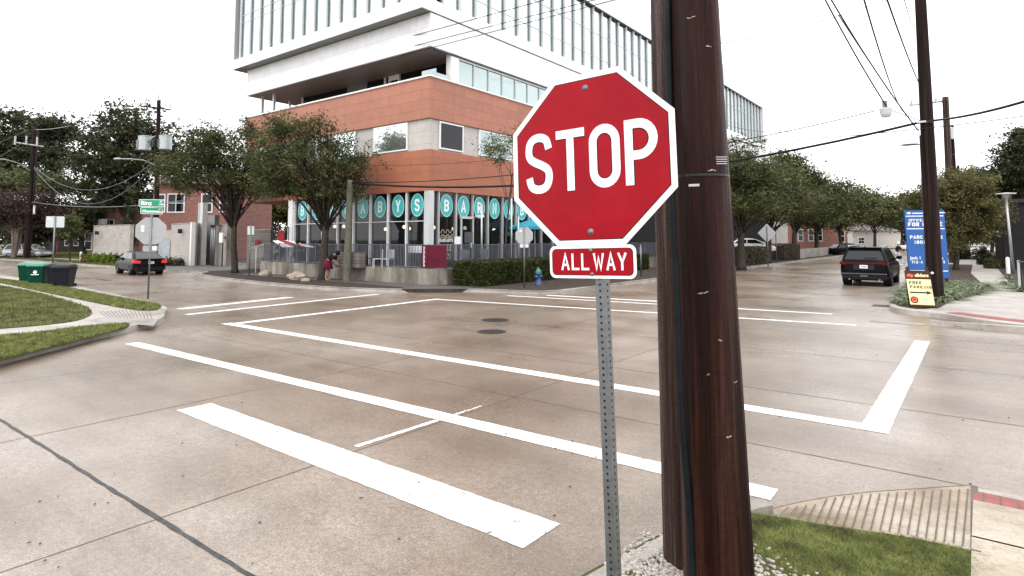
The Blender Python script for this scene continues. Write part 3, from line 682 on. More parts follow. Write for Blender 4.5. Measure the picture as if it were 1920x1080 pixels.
J = [((-8.25, -12), (-8.45, 60)), ((-5.08, -12), (-5.2, 60)), ((-11.6, -12), (-11.8, 60)), ((-60, 12.4), (20, 12.6)), ((-14, 9.2), (20, 9.3)), ((-30, 15.9), (20, 16.3)), ((-14, -3), (-2, -3)), ((-60, 9.9), (-16, 9.9)), ((-20.8, 8), (-20.9, 16)), ((-26.8, 9), (-26.9, 16)), ((-14, 6.7), (0, 6.75)), ((-13, 22), (-3, 22.2)), ((-13, 28), (-3, 28.2)), ((-13, 36), (-3, 36.2)), ((-13, 46), (-3, 46)), ((2.6, 7), (2.6, 18))]
for a, b in J: line_mark('pavement_joint', a, b, .014, .014, 'joint_dark', .0025, 50, .003)
# tyre-worn darker lanes are left to the concrete itself; iron covers
def cover(x, y, r, label, name='manhole_cover'):
    mb = MB().lathe((x, y, 0), (0, 0, 1), [(r, .001), (r, .009), (r*.9, .01), (r*.88, .006), (0, .006)], 28)
    for k in range(-3, 4):
        l = math.sqrt(max(0, (r*.8)**2-(k*r*.22)**2)); mb.box((x-l, y+k*r*.22-.012, .006), (x+l, y+k*r*.22+.012, .012))
    o = mb.build(name, 'iron'); tag(o, label, 'manhole cover', 'manhole covers in the crossing'); return o
cover(-10.28, 12.66, .37, 'round iron manhole cover in the crossing, the farther of the pair')
cover(-9.06, 11.03, .34, 'round iron manhole cover in the crossing, the nearer of the pair')
for (px, py, L, lab) in ((1420, 526, 1.5, 'long thin iron drain slot in the roadway behind the big pole'), (195, 525, 1.4, 'thin iron slot in the roadway beside the black sedan')):
    x, y = G(px, py); o = MB().box((x-L/2, y-.16, .001), (x+L/2, y+.16, .01)).box((x-L/2+.05, y-.03, .008), (x+L/2-.05, y+.03, .014)).build('drain_cover', 'iron'); tag(o, lab, 'drain cover')
x, y = G(1690, 606); o = MB().box((x-.7, y-.2, .001), (x+.5, y+.2, .011)).box((x-.66, y-.16, .0105), (x+.46, y+.16, .015)).build('drain_plate', 'kerb_concrete'); tag(o, 'pale rectangular plate set in the road in front of the yellow sandwich board', 'drain plate')
x, y = G(1660, 574); o = MB().box((x-.35, y-.3, .001), (x+.35, y+.3, .012)).build('drain_grate', 'iron'); tag(o, 'dark square grate in the gutter left of the yellow sandwich board', 'drain grate')
mb = MB(); x, y = G(1075, 548); mb.box((x-.1, y-1, .0), (x+.25, y+1, .16)).box((x-.12, y-.8, .02), (x+.0, y+.8, .11)); tag(mb.build('storm_drain', 'kerb_concrete'), 'low concrete storm drain inlet in the kerb below the hedge', 'storm drain')
# fallen leaves and litter on the road
mb = MB()
for k in range(70):
    px, py = random.uniform(0, 1920), random.uniform(600, 1075); x, y = G(px, py, .008)
    if x > -2.2 and y < 6.5 or (x < -13 and y < 8.5): continue
    s = random.uniform(.008, .022); a = random.uniform(0, 6.28); c, d = math.cos(a)*s, math.sin(a)*s
    mb.poly([(x-c, y-d, .006), (x+d*.5, y-c*.5, .012), (x+c, y+d, .008), (x-d*.5, y+c*.5, .016)])
tag(mb.build('fallen_leaves', 'bark'), kind='stuff')
# ================= STOP SIGN =================
SY = 2.177
def frame_S(o=(-1.275, SY, 2.485), roll=1.6):
    a = R_(roll); return (o, (math.cos(a), 0, -math.sin(a)) if False else (math.cos(a), 0, math.sin(a)), (-math.sin(a), 0, math.cos(a)), (0, -1, 0))
root = thing('stop_sign', (-1.165, SY+.035, KZ), 'large red stop sign with an all way plate on a perforated steel post', 'stop sign')
fr = frame_S()
W_, H_ = .772, .722
mb = MB(); plate(mb, octagon(W_, H_), -.0025, 0); mb.cur = 1
mb.pts([]); i = mb.pts([(x, y, -.0026) for x, y in octagon(W_, H_)]); mb.face(list(range(i, i+8))[::-1])
# faces: white field, black hairline, red field
for m_, s_, z_ in ((2, .937, .0006), (3, .928, .0012)):
    mb.cur = m_; i = mb.pts([(x*s_, y*s_, z_) for x, y in octagon(W_, H_)]); mb.face(range(i, i+8))
face = mb.xf(fr).build('sign_face', ['sign_white', 'sign_back', 'sign_edge_black', 'sign_red'], root)
def letters(name, s, cx, cy, h, w, t, gap, fr, parent, mat='sign_white', z=.002, outline='sign_edge_black', skew=0):
    mb = MB()
    if outline: mb.cur = 1; write(mb, s, cx, cy, h, w, t+.0045, gap, True, z-.0006); mb.cur = 0
    write(mb, s, cx, cy, h, w, t, gap, True, z)
    return mb.xf(fr).build(name, [mat, outline or mat], parent)
letters('lettering', 'STOP', .0, -.128, .262, .142, .0365, .021, fr, face)
def bolt(p, fr, parent, r=.0085):
    mb = MB(); mb.lathe((p[0], p[1], 0), (0, 0, 1), [(r*1.35, 0), (r*1.35, .0015), (r*.9, .002), (r*.85, .006), (r*.5, .0075), (0, .0076)], 14)
    return mb.xf(fr).build('bolt', 'galvanised', parent, True)
bolt((-.0, .30), fr, root, .0105); bolt((.004, -.305), fr, root, .0105)
# plate
fp = frame_S((-1.262, SY, 2.057), 1.6)
mb = MB(); plate(mb, rrect(.405, .135, .028), -.0025, 0)
for m_, w_, h_, z_ in ((1, .381, .111, .0006), (2, .376, .106, .0012)):
    mb.cur = m_; o_ = rrect(w_, h_, .02); i = mb.pts([(x, y, z_) for x, y in o_]); mb.face(range(i, i+len(o_)))
pf = mb.xf(fp).build('supplementary_plate', ['sign_white', 'sign_edge_black', 'sign_red'], root)
letters('lettering', 'ALL', -.076, -.034, .069, .037, .0098, .010, fp, pf, outline=None)
letters('lettering', 'WAY', .087, -.034, .069, .037, .0098, .010, fp, pf, outline=None)
bolt((.0, .047), fp, root, .006); bolt((.003, -.05), fp, root, .006)
# perforated square post
def post():
    mb = MB(); w = .043; step = .0256; n = int(2.62/step); r = .0058
    for f_ in range(4):
        a = f_*math.pi/2; ca_, sa_ = math.cos(a), math.sin(a)
        for k in range(n):
            z0, z1 = k*step, (k+1)*step; zc = (z0+z1)/2
            sq = [(w/2, z0), (w/2, zc), (w/2, z1), (0, z1), (-w/2, z1), (-w/2, zc), (-w/2, z0), (0, z0)]
            ho = [(r*math.cos(t), zc+r*math.sin(t)) for t in [R_(q) for q in (-45, 0, 45, 90, 135, 180, 225, 270)]]
            pts3 = [(x, -w/2, z) for x, z in sq]+[(x, -w/2, z) for x, z in ho]+[(x, -w/2+.003, z) for x, z in ho]
            i = mb.pts([(x*ca_-y*sa_, x*sa_+y*ca_, z) for x, y, z in pts3])
            for j in range(8):
                q = (j+1) % 8; mb.face((i+j, i+q, i+8+q, i+8+j)); mb.face((i+8+j, i+8+q, i+16+q, i+16+j))
    # dark core box, painting the shade seen through the holes
    mb.cur = 1; mb.box((-w/2+.0032, -w/2+.0032, 0), (w/2-.0032, w/2-.0032, 2.6))
    return mb
pm = post(); lean = R_(1.9)
pm.xf(((-1.165, SY+.031, KZ-.02), (math.cos(lean), 0, math.sin(lean)), (0, 1, 0), (-math.sin(lean), 0, math.cos(lean))))
pm.build('post', ['galvanised', 'dark_metal'], root)
# ================= BIG POLES =================
def wpole(name, b, t, r0, r1, mat, label, grp='wooden utility poles', n=28, bumpy=True, top=None):
    root = thing(name, b, label, 'utility pole', grp); b, t = Vector(b), Vector(t); mb = MB(); K = 46; rings = []
    for k in range(K+1):
        u = k/K; p = b.lerp(t, u); r = r0+(r1-r0)*u
        ring = []
        for j in range(n):
            a = 2*math.pi*j/n; rr = r*(1+(.018*math.sin(3*a+2.1*u)+.012*math.sin(7*a+5*u)+random.uniform(-.004, .004) if bumpy else 0)); ring.append((p.x+rr*math.cos(a), p.y+rr*math.sin(a), p.z))
        rings.append(mb.pts(ring))
    for k in range(K):
        for j in range(n): mb.face((rings[k]+j, rings[k]+(j+1) % n, rings[k+1]+(j+1) % n, rings[k+1]+j))
    mb.face([rings[-1]+j for j in range(n)]); mb.build('shaft', mat, root, True); return root
def ax(pt0, pt1, d, z):  # point of the pole's axis (measured line at depth d) at height z
    a, b = D(*pt0, d), D(*pt1, d); t = (z-a.z)/(b.z-a.z); return a.lerp(b, t)
b0 = ax((1346, 1080), (1299, 0), 3.6, KZ-.05); t0 = ax((1346, 1080), (1299, 0), 3.6, 9.5); t0 = Vector((b0.x+(t0.x-b0.x)*.62, b0.y, 9.5)) if False else t0
P1 = wpole('utility_pole', b0, t0, .197, .06, 'creosote_pole', 'huge dark brown creosoted utility pole beside the stop sign, the nearest pole')
b1 = ax((1300, 1080), (1264, 0), 3.98, KZ-.05); t1 = ax((1300, 1080), (1264, 0), 3.98, 7.2)
P2 = wpole('utility_pole', b1, t1, .185, .13, 'weathered_pole', 'paler weathered pole stub standing right behind the huge brown pole')
def axP1(z): return b0.lerp(t0, (z-b0.z)/(t0.z-b0.z))
def rP1(z): return .197+(.06-.197)*(z-b0.z)/(t0.z-b0.z)
# cable guard up the pole
mb = MB(); pr = []
for px, py in [(1299, 1085), (1297, 1020), (1290, 930), (1281, 820), (1275, 700), (1271, 600), (1268, 520), (1263, 440), (1259, 360), (1256, 200), (1252, 60), (1250, -60)]: pr.append(D(px, py, 3.50 if py > 300 else 3.58))
pr = [pr[0]+Vector((0, 0, -.35))]+pr
mb.tube(pr, .021, 8); gz = mb.build('cable_guard', 'cable_guard', P1, True)
z = 2.52; c = axP1(z); r = rP1(z)
mb = MB().lathe((c.x, c.y, z-.008), (0, 0, 1), [(r*1.0, 0), (r*1.025, 0), (r*1.025, .012), (r*1.0, .012)], 30); mb.build('metal_band', 'dark_metal', P1)
def on_front(px, py, off=0, d=3.42): return D(px, py, d+off)
p = on_front(1290, 350, .06); MB().obox(p+Vector((-.0, 0, 0)), (.055, .01, 0), (.01, -.004, 0), (0, 0, .014)).build('metal_tag', 'aluminium', P1)
p = D(1357, 258, 3.6); MB().lathe(p, (ca, sa, 0), [(.0, 0), (.02, .0), (.028, .012), (.018, .022), (.03, .032), (.0, .045)], 14).build('insulator', 'ceramic_white', P1, True)
mb = MB()
for k in range(4): q = D(1338, 295+k*4.2, 3.455); mb.obox(q, (.06, .045, 0), (.003, -.003, 0), (0, 0, .0035))
mb.build('staple_plate', 'aluminium', P1)
for px, py, w_, sl in ((1282, 48, .05, .2), (1330, 628, .02, -.2), (1313, 101, .035, 0), (1316, 325, .05, .05), (1300, 545, .06, .2), (1288, 745, .02, -.4), (1292, 752, .03, -.3), (1290, 790, .02, -.6), (1360, 705, .035, .1), (1345, 800, .03, .1), (1310, 690, .015, 0)):
    a = D(px, py, 3.6); c = axP1(a.z); r = rP1(a.z)*1.012; th = math.atan2((a-c).dot(Vector(Rv)), 0.0001); s_ = max(-.9, min(.9, (a-c).dot(Vector(Rv))/r))
    ang = math.asin(s_); mb = MB(); mi = mb.v
    for k in range(5):
        u = ang+(k-2)*w_/r/5; u2 = u+w_/r/5; zz = a.z+sl*(k-2)*w_/5+random.uniform(-.003, .003); hh = random.uniform(.001, .004)
        f_ = lambda g, z_: c+Vector(Rv)*math.sin(g)*r*1.006-Vector((-sa, ca, 0))*math.cos(g)*r*1.006+Vector((0, 0, z_-c.z))
        mb.poly([f_(u, zz-hh), f_(u2, zz-hh+sl*.01), f_(u2, zz+hh), f_(u, zz+hh)])
    mb.build('wood_scuff', 'tan_slab', P1)

# ================= MAIN BUILDING =================
XC, YC = -20.9, 20.65
B = thing('office_building', (XC, YC, 0), 'modern office block of white metal and terracotta panels over a glazed corner restaurant', 'office building')
TZ = .78  # terrace floor
def fx(mb, name, mats, parent=B): return mb.build(name, mats, parent)
fx(MB().box((-38., YC, 4.5), (XC, 80, 6.52)), 'lower_terracotta_band', 'lower_terracotta')
fx(MB().box((-37.95, YC+.12, 6.52), (XC-.12, 79.9, 8.06)), 'grey_wall', 'grey_stone_panel')
fx(MB().box((-38., YC, 8.06), (XC, 80, 10.1)), 'upper_terracotta_band', 'terracotta_panel')
fx(MB().box((-38.08, YC-.06, 10.1), (XC+.06, YC+.2, 10.18)).box((XC-.2, YC+.2, 10.1), (XC+.06, 79.9, 10.18)), 'coping', 'white_trim')
# recessed terrace storey
fx(MB().box((-35.5, 23.2, 10.1), (XC-.25, 79, 11.6)), 'recessed_wall', 'dark_glass')
for x in (-36.9, -35.4, -27.1): fx(MB().box((x-.05, 23.08, 10.1), (x+.05, 23.2, 11.6)), 'window_post', 'white_trim')
mb = MB()
for x in (-26.7, -25.9): mb.box((x-.05, 23.08, 10.1), (x+.05, 23.2, 11.6))
mb.box((-26.7, 23.1, 11.3), (-25.9, 23.18, 11.6)); fx(mb, 'terrace_door_frame', 'white_trim')
fx(MB().box((-30.6, 23.1, 10.1), (-28.7, 23.19, 11.6)), 'terrace_window', 'band_glass')
for x in (-37.2, -35.8): fx(MB().box((x-.07, YC+.6, 10.1), (x+.07, YC+.75, 11.6)), 'terrace_post', 'aluminium')
fx(MB().box((XC-.35, 22.15, 10.1), (XC-.02, 22.75, 11.62)), 'corner_pier', 'white_trim')
fx(MB().box((XC-1.4, YC+.8, 10.1), (XC-.4, YC+.84, 10.75)).box((XC-.08, YC+.3, 10.1), (XC-.04, 22.1, 10.4)), 'glass_balustrade', 'band_glass')
ys = [22.75]
while ys[-1] < 78: ys.append(ys[-1]+1.22)
for a, b in zip(ys, ys[1:]):
    if a < 50: fx(MB().box((XC-.16, a+.025, 10.2), (XC-.1, b-.025, 11.42)), 'window', 'band_glass')
mb = MB()
for a in ys: mb.box((XC-.1, a-.022, 10.18), (XC-.03, a+.022, 11.45))
mb.box((XC-.16, 22.75, 11.42), (XC-.02, 79, 11.5)); fx(mb, 'window_mullions', 'grey_fin')
# white slab band
fx(MB().box((-38., YC, 11.62), (XC, 80, 13.3)), 'white_band', 'white_panel')
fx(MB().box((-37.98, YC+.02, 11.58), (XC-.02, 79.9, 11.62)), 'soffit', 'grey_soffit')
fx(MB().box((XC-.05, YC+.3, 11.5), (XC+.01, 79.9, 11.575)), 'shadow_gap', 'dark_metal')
# upper box
UY, UX0, UX1, UZ0, UZ1 = 20.02, -38.75, -20.86, 13.36, 20.9
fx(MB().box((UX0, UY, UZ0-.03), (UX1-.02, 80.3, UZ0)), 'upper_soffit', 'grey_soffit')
fx(MB().box((UX0, UY, UZ0), (UX1, 80.4, UZ0+.62)), 'sill_band', 'white_panel')
fx(MB().box((UX0, UY, 18.7), (UX1, 80.4, UZ1)), 'parapet_band', 'white_panel')
mb = MB(); mb.box((UX0, UY, UZ0+.62), (UX0+.1, 80, 18.7)).box((-21.75, UY, UZ0+.62), (UX1, UY+1.0, 18.7)); mb.box((UX1-.5, 79.2, UZ0+.62), (UX1, 80.4, 18.7)); fx(mb, 'corner_panel', 'white_panel')
fx(MB().box((UX0+.1, UY+.9, UZ0+.62), (UX0+.75, UY+1.0, 18.7)).box((UX0+.1, UY+.02, UZ0+.62), (UX0+.13, UY+.9, 18.7)), 'reveal_panel', 'grey_fin')
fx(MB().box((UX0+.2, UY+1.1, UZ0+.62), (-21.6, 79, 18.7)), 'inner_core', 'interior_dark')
fxs = [-38.1+k*1.175 for k in range(15)]
for a, b in zip(fxs, fxs[1:]): fx(MB().box((a+.02, UY+.25, UZ0+.62), (min(b, -21.75)-.02, UY+.33, 18.7)), 'window', 'curtain_glass')
mbl, mbd = MB(), MB()
for x in fxs[:-1]:
    fx(MB().box((x-.05, UY+.1, UZ0+.62), (x+.05, UY+.28, 18.7)), 'fin', 'grey_fin'); fx(MB().box((x+.05, UY+.2, UZ0+.62), (x+.09, UY+.245, 18.7)), 'reflection_stripe', 'reflection_grey')  # dark strip beside each fin stands for a reflection in the glass
fx(MB().box((-38.1, UY+.22, 16.9), (-21.75, UY+.246, 16.96)).box((-38.1, UY+.22, 16.4), (-21.75, UY+.246, 16.44)), 'transom', 'grey_fin')
ys = []
y = 21.6
while y < 79.3: ys.append(y); y += 1.27
for i, (a, b) in enumerate(zip(ys, ys[1:])): fx(MB().box((UX1-.33, a+.02, UZ0+.62), (UX1-.25, b-.02, 18.7)), 'window', 'curtain_glass')
for i, yy in enumerate(ys):
    fx(MB().box((UX1-.28, yy-.05, UZ0+.62), (UX1-.08, yy+.05, 18.62)), 'fin', 'grey_fin'); fx(MB().box((UX1-.245, yy-.09, UZ0+.62), (UX1-.2, yy-.05, 18.62)), 'reflection_stripe', 'reflection_grey')  # same painted reflection stripe, on the street side of the box
fx(MB().box((UX1-.246, 21.1, 16.85), (UX1-.22, 79.3, 16.92)).box((UX1-.246, 21.1, 15.1), (UX1-.22, 79.3, 15.16)), 'transom', 'grey_fin')
fx(MB().box((UX1-.44, 21.0, 18.62), (UX1-.03, 79.3, 18.7)), 'head_soffit', 'dark_metal')
# first-floor windows in the grey band
def win(y0, y1, z0, z1, side, mat='curtain_glass'):
    if side == 'x':  # on the face looking at -Y : y0,y1 are x
        f_ = fx(MB().box((y0, YC+.02, z0), (y1, YC+.1, z0+.07)).box((y0, YC+.02, z1-.07), (y1, YC+.1, z1)).box((y0, YC+.02, z0+.07), (y0+.07, YC+.1, z1-.07)).box((y1-.07, YC+.02, z0+.07), (y1, YC+.1, z1-.07)), 'window', 'white_trim')
        MB().box((y0+.07, YC+.05, z0+.07), (y1-.07, YC+.08, z1-.07)).build('pane', mat, f_)
    else:
        X_ = XC-.02
        f_ = fx(MB().box((X_-.08, y0, z0), (X_, y1, z0+.07)).box((X_-.08, y0, z1-.07), (X_, y1, z1)).box((X_-.08, y0, z0+.07), (X_, y0+.07, z1-.07)).box((X_-.08, y1-.07, z0+.07), (X_, y1, z1-.07)), 'window', 'white_trim')
        MB().box((X_-.06, y0+.07, z0+.07), (X_-.03, y1-.07, z1-.07)).build('pane', mat, f_)
for a, b in ((-25.1, -22.5), (-28.6, -26.6), (-32.5, -30.1), (-36.6, -34.2)): win(a, b, 6.6, 8.0, 'x', 'curtain_glass')
for a, b in ((21.4, 23.15), (24.4, 27.2), (29, 31.8), (33.6, 36.4), (38.4, 41), (43, 46)): win(a, b, 6.62, 8.0, 'y', 'dark_glass' if a < 22 else 'band_glass')  # corner pane is made dark to stand for a tree's reflection
# restaurant storefront
SX0 = -32.3; bw = (XC-.3-SX0)/8.
fx(MB().box((SX0-.5, YC+.0, TZ), (SX0-.05, YC+.5, 4.5)), 'white_column', 'white_trim')
fx(MB().box((XC-.34, YC+.02, TZ), (XC+.0, YC+.36, 4.5)), 'corner_column', 'aluminium')
def disc(ch, fr, par):
    mb = MB(); q = arc(0, 0, .46, .58, 0, 360, 32)[:-1]
    for m_, s_, z_ in ((0, 1, 0), (1, .955, .002), (2, .91, .004)):
        mb.cur = m_; i = mb.pts([(x*s_, y*s_, z_) for x, y in q]); mb.face(range(i, i+len(q)))
    mb.cur = 3; write(mb, ch, 0, -.3, .6, .34, .1, 0, True, .007)
    return mb.xf(fr).build('letter_disc', ['teal', 'sign_white', 'teal', 'sign_white'], par)
WD = 'BARNABYS'
for k in range(8):
    a = SX0+k*bw; p_ = fx(MB().box((a+.04, YC+.2, TZ), (a+bw-.04, YC+.22, 4.48)), 'window', 'shop_glass')
    disc(WD[k], ((a+bw/2, YC+.19, 3.83), (1, 0, 0), (0, 0, 1), (0, -1, 0)), p_)
mb = MB()
for k in range(9): mb.box((SX0+k*bw-.035, YC+.08, TZ), (SX0+k*bw+.035, YC+.3, 4.5))
mb.box((SX0, YC+.1, 3.02), (XC-.35, YC+.19, 3.05)); fx(mb, 'storefront_mullions', 'white_trim')
ry = [21.0, 21.45]+[21.45+1.27*k for k in range(1, 15)]
for i, (a, b) in enumerate(zip(ry, ry[1:])):
    p_ = fx(MB().box((XC-.22, a+.03, TZ), (XC-.2, b-.03, 4.48)), 'window', 'shop_glass')
    if 1 <= i <= 8: disc(WD[i-1], ((XC-.19, (a+b)/2, 3.83), (0, 1, 0), (0, 0, 1), (1, 0, 0)), p_)
    if i == 1:
        mb = MB(); fr2 = ((XC-.185, (a+b)/2, 0), (0, 1, 0), (0, 0, 1), (1, 0, 0))
        write(mb, 'BARNABYS', 0, 2.0, .17, .1, .03, .02, True); mb.cur = 1
        write(mb, 'PRIDE', 0, 1.55, .36, .17, .04, .035, True)
        for q_ in range(6): rr_ = .13; mb2 = arc(-.42+q_*.17, 2.42+(.07 if q_ % 2 else -.05), rr_*.8, rr_, 0, 360, 12)[:-1]; ribbon(mb, mb2, .035, True, .001)
        for q_ in range(6): mb2 = arc(-.42+q_*.17, 2.25+(.04 if q_ % 2 else 0), .08, .07, 0, 360, 10)[:-1]; ribbon(mb, mb2, .03, True, .002)
        write(mb, '2021', 0, 1.15, .3, .16, .035, .03, True)
        mb.xf(fr2).build('window_lettering', ['sign_white', 'tan_slab'], p_)
mb = MB()
for yy in ry: mb.box((XC-.3, yy-.03, TZ), (XC-.08, yy+.03, 4.5))
fx(mb, 'storefront_mullions', 'aluminium')
dr = fx(MB().box((XC-.1, 23.0, TZ), (XC-.02, 23.08, 3.25)).box((XC-.1, 23.9, TZ), (XC-.02, 23.98, 3.25)).box((XC-.1, 22.95, 3.2), (XC-.02, 24.03, 3.32)).box((XC-.1, 23.08, TZ), (XC-.03, 23.9, TZ+.15)), 'door', 'aluminium')
MB().box((XC-.07, 23.1, TZ+.15), (XC-.05, 23.88, 3.2)).build('pane', 'shop_glass', dr); MB().box((XC-.04, 23.75, 1.7), (XC+.02, 23.79, 2.2)).build('handle', 'white_trim', dr)
fx(MB().box((XC-.02, 24.1, 3.3), (XC+.25, 24.5, 3.42)), 'security_camera', 'white_trim')
# inside the restaurant
fx(MB().box((SX0-.3, YC+.4, TZ-.05), (XC-.35, 39, TZ)), 'restaurant_floor', 'interior_floor')
fx(MB().box((SX0-.3, 27.5, TZ), (-27, 27.6, 4.5)).box((-27, 27.5, TZ), (-26.9, 38.9, 4.5)).box((SX0-.32, YC+.5, TZ), (SX0-.25, 27.5, 4.5)), 'restaurant_wall', 'interior_tan')
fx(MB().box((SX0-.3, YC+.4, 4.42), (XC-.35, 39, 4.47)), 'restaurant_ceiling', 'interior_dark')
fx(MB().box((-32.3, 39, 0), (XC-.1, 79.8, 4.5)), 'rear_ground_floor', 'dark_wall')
fx(MB().box((SX0-.3, YC+.25, 0), (XC-.1, 39, TZ-.06)), 'plinth', 'terrace_wall_concrete')
mb = MB()
for a in (-31, -29.5, -28.2): mb.box((a, 27.4, 1.3), (a+.9, 27.48, 2.6))
for a in (29, 31.5, 34): mb.box((-26.88, a, 1.3), (-26.8, a+1.1, 2.6))
fx(mb, 'picture', 'interior_dark')
cols = [fx(MB().box((x-.2, YC+3.0, 0), (x+.2, YC+3.4, 4.5)), 'carport_column', 'dark_wall') for x in (-34.9, -37.3)]
sl_ = [( -22.2, 22.3, 2.75), (-23.6, 21.9, 2.7), (-24.3, 22.2, 2.8), (-25.9, 22.3, 2.7), (-29.6, 22.3, 2.9), (-30.2, 22.1, 2.9), (-22.0, 23.6, 2.7), (-22.1, 24.6, 2.75), (-23, 28.2, 2.7)]
for i, (x, y, z) in enumerate(sl_):
    o = thing('pendant_lamp', (x, y, z), 'small glowing globe lamp hanging behind the restaurant glass', 'lamp', 'globe lamps inside the restaurant')
    MB().sphere((x, y, z), .1, 12, 8).build('globe', 'pendant_glow', o, True); MB().tube([(x, y, z+.1), (x, y, 4.42)], .008, 4).build('cord', 'dark_metal', o)
# ---- tables inside
def table(x, y, z, label, grp, r=.4, mat='dark_wall'):
    o = thing('table', (x, y, z), label, 'table', grp)
    MB().lathe((x, y, z+.7), (0, 0, 1), [(0, 0), (r, 0), (r, .04), (0, .04)], 18).build('tabletop', mat, o)
    MB().tube([(x, y, z), (x, y, z+.7)], .035, 8).lathe((x, y, z), (0, 0, 1), [(0, 0), (.25, 0), (.24, .03), (0, .03)], 14).build('leg', 'dark_metal', o); return o
# ================= TERRACE =================
TW = thing('terrace_wall', (-19.1, 19.2, 0), 'low stained concrete retaining wall around the restaurant terrace', 'wall')
MB().prism([(-34.4, 20.0), (-33.8, 19.55), (-19.6, 19.1), (-19.0, 19.35), (-18.85, 19.8), (-18.75, 44), (-19.0, 44), (-19.0, 20.0), (-19.7, 19.4), (-33.7, 19.85), (-34.2, 20.2)], 0, .83).build('wall_body', 'terrace_wall_concrete', TW)
MB().prism([(-34.3, 20.1), (-33.7, 19.8), (-19.7, 19.35), (-19.05, 20.0), (-19.0, 44), (-20.9, 44), (-20.9, 20.9), (-34.3, 20.9)], 0, .76).build('terrace_floor', 'dark_asphalt', TW)
def railing(pts, label, z0=.84, z1=1.9, sp=.105):
    root = thing('terrace_railing', (*pts[0], z0), label, 'railing', 'slate railings round the terrace')
    mb = MB(); pm = MB()
    for a, b in zip(pts, pts[1:]):
        a, b = Vector((*a, 0)), Vector((*b, 0)); L = (b-a).length; n = int(L/sp); d = (b-a)/L; nn = Vector((-d.y, d.x, 0))
        for k in range(n):
            p = a+d*(k*sp); mb.obox(p-d*.012-nn*.006+Vector((0, 0, z0+.04)), d*.03, nn*.014, (0, 0, z1-z0-.06))
        for z in (z0+.03, z1-.03): mb.obox(a-nn*.015+Vector((0, 0, z)), d*L, nn*.03, (0, 0, .035))
        k = 0
        while k*1.85 < L: p = a+d*(k*1.85); MB().obox(p-d*.025-nn*.025+Vector((0, 0, z0)), d*.05, nn*.05, (0, 0, z1-z0+.03)).build('post', 'slate_railing', root); k += 1
    mb.build('bars', 'slate_railing', root); return root
railing([(-33.9, 19.75), (-19.55, 19.28)], 'slate grey bar railing on the long wall facing the crossing, left of the maroon banner')
railing([(-19.5, 19.3), (-18.95, 19.85), (-18.88, 43)], 'slate bar railing on the side wall above the clipped hedge, right of the banner')
# maroon corner banner
o = thing('banner', (-19.25, 19.35, .86), 'maroon banner with white squiggled lettering wrapped over the railing at the terrace corner', 'banner')
MB().obox((-19.85, 19.22, .88), (.4, -.02, 0), (0, -.03, 0), (0, 0, 1.0)).obox((-19.42, 19.16, .88), (.62, .55, 0), (.02, -.02, 0), (0, 0, 1.0)).build('cloth', 'maroon', o)
mb = MB()
for k in range(9): ribbon(mb, arc(0, .07+k*.1, .05, .035, 40 if k % 2 else -60, 300, 8), .022, False)
mb.xf(((-19.66, 19.17, .9), (1, -.03, 0), (0, 0, 1), (-.03, -1, 0))).build('lettering', 'sign_white', o)
# mesh windscreens, benches
def chair(x, y, label, mat='dark_metal', a=0, grp='chairs on the terrace'):
    o = thing('patio_chair', (x, y, .76), label, 'chair', grp); c = (x, y, .76)
    MB().box((x-.22, y-.22, 1.19), (x+.22, y+.22, 1.22)).rot(c, 'Z', a).build('seat', mat, o)
    MB().box((x-.22, y+.19, 1.25), (x+.22, y+.22, 1.65)).rot(c, 'Z', a).build('backrest', mat, o)
    for sx in (-.2, .2):
        for sy in (-.2, .2): MB().box((x+sx-.015, y+sy-.015, .76), (x+sx+.015, y+sy+.015, 1.19)).rot(c, 'Z', a).build('leg', mat, o)
    return o
rng = random.Random(3)
for i, (px, dd, mt, lb) in enumerate([(708, 29.3, 'aluminium', 'pale metal terrace chair under the second B disc'), (728, 29.1, 'aluminium', 'pale metal terrace chair under the Y disc'), (700, 30, 'dark_metal', 'dark terrace chair farther left, half behind the pale chair'), (868, 28.6, 'slate_railing', 'dark terrace chair below the restaurant door'), (905, 30.2, 'slate_railing', 'dark terrace chair right of the restaurant door')]):
    p = D(px, 480, dd); chair(p.x, p.y, lb, mt, rng.uniform(-1, 1))
o = thing('slatted_bench', (-22, 19.9, .76), 'long table with pale slatted skirt behind the railing, left of the terrace corner', 'table')
mb = MB(); a = D(750, 470, 28.0); b = D(798, 470, 27.4); dv = Vector((b.x-a.x, b.y-a.y, 0))
for k in range(17): q = a+dv*(k/17); mb.obox((q.x, q.y+.35, 1.52), dv*.036, (0, .02, 0), (0, 0, .3))
mb.build('slats', 'white_trim', o); MB().obox((a.x, a.y+.37, 1.80), dv, (0, .5, 0), (0, 0, .03)).build('tabletop', 'white_trim', o)
for u in (.08, .5, .92): MB().obox((a.x+dv.x*u, a.y+dv.y*u+.5, .76), (.05, 0, 0), (0, .05, 0), (0, 0, 1.03)).build('leg', 'dark_metal', o)
p = D(655, 480, 29.6); o = thing('planter_box', (p.x, p.y, .76), 'dark red planter box behind the terrace railing, between the two foreground tree trunks', 'planter'); MB().box((p.x-1.3, p.y+.1, .76), (p.x+.6, p.y+.5, 1.5)).build('box', 'wood_fence_plank', o); MB().box((p.x-1.25, p.y+.15, 1.5), (p.x+.55, p.y+.45, 1.51)).build('soil', 'mulch', o)
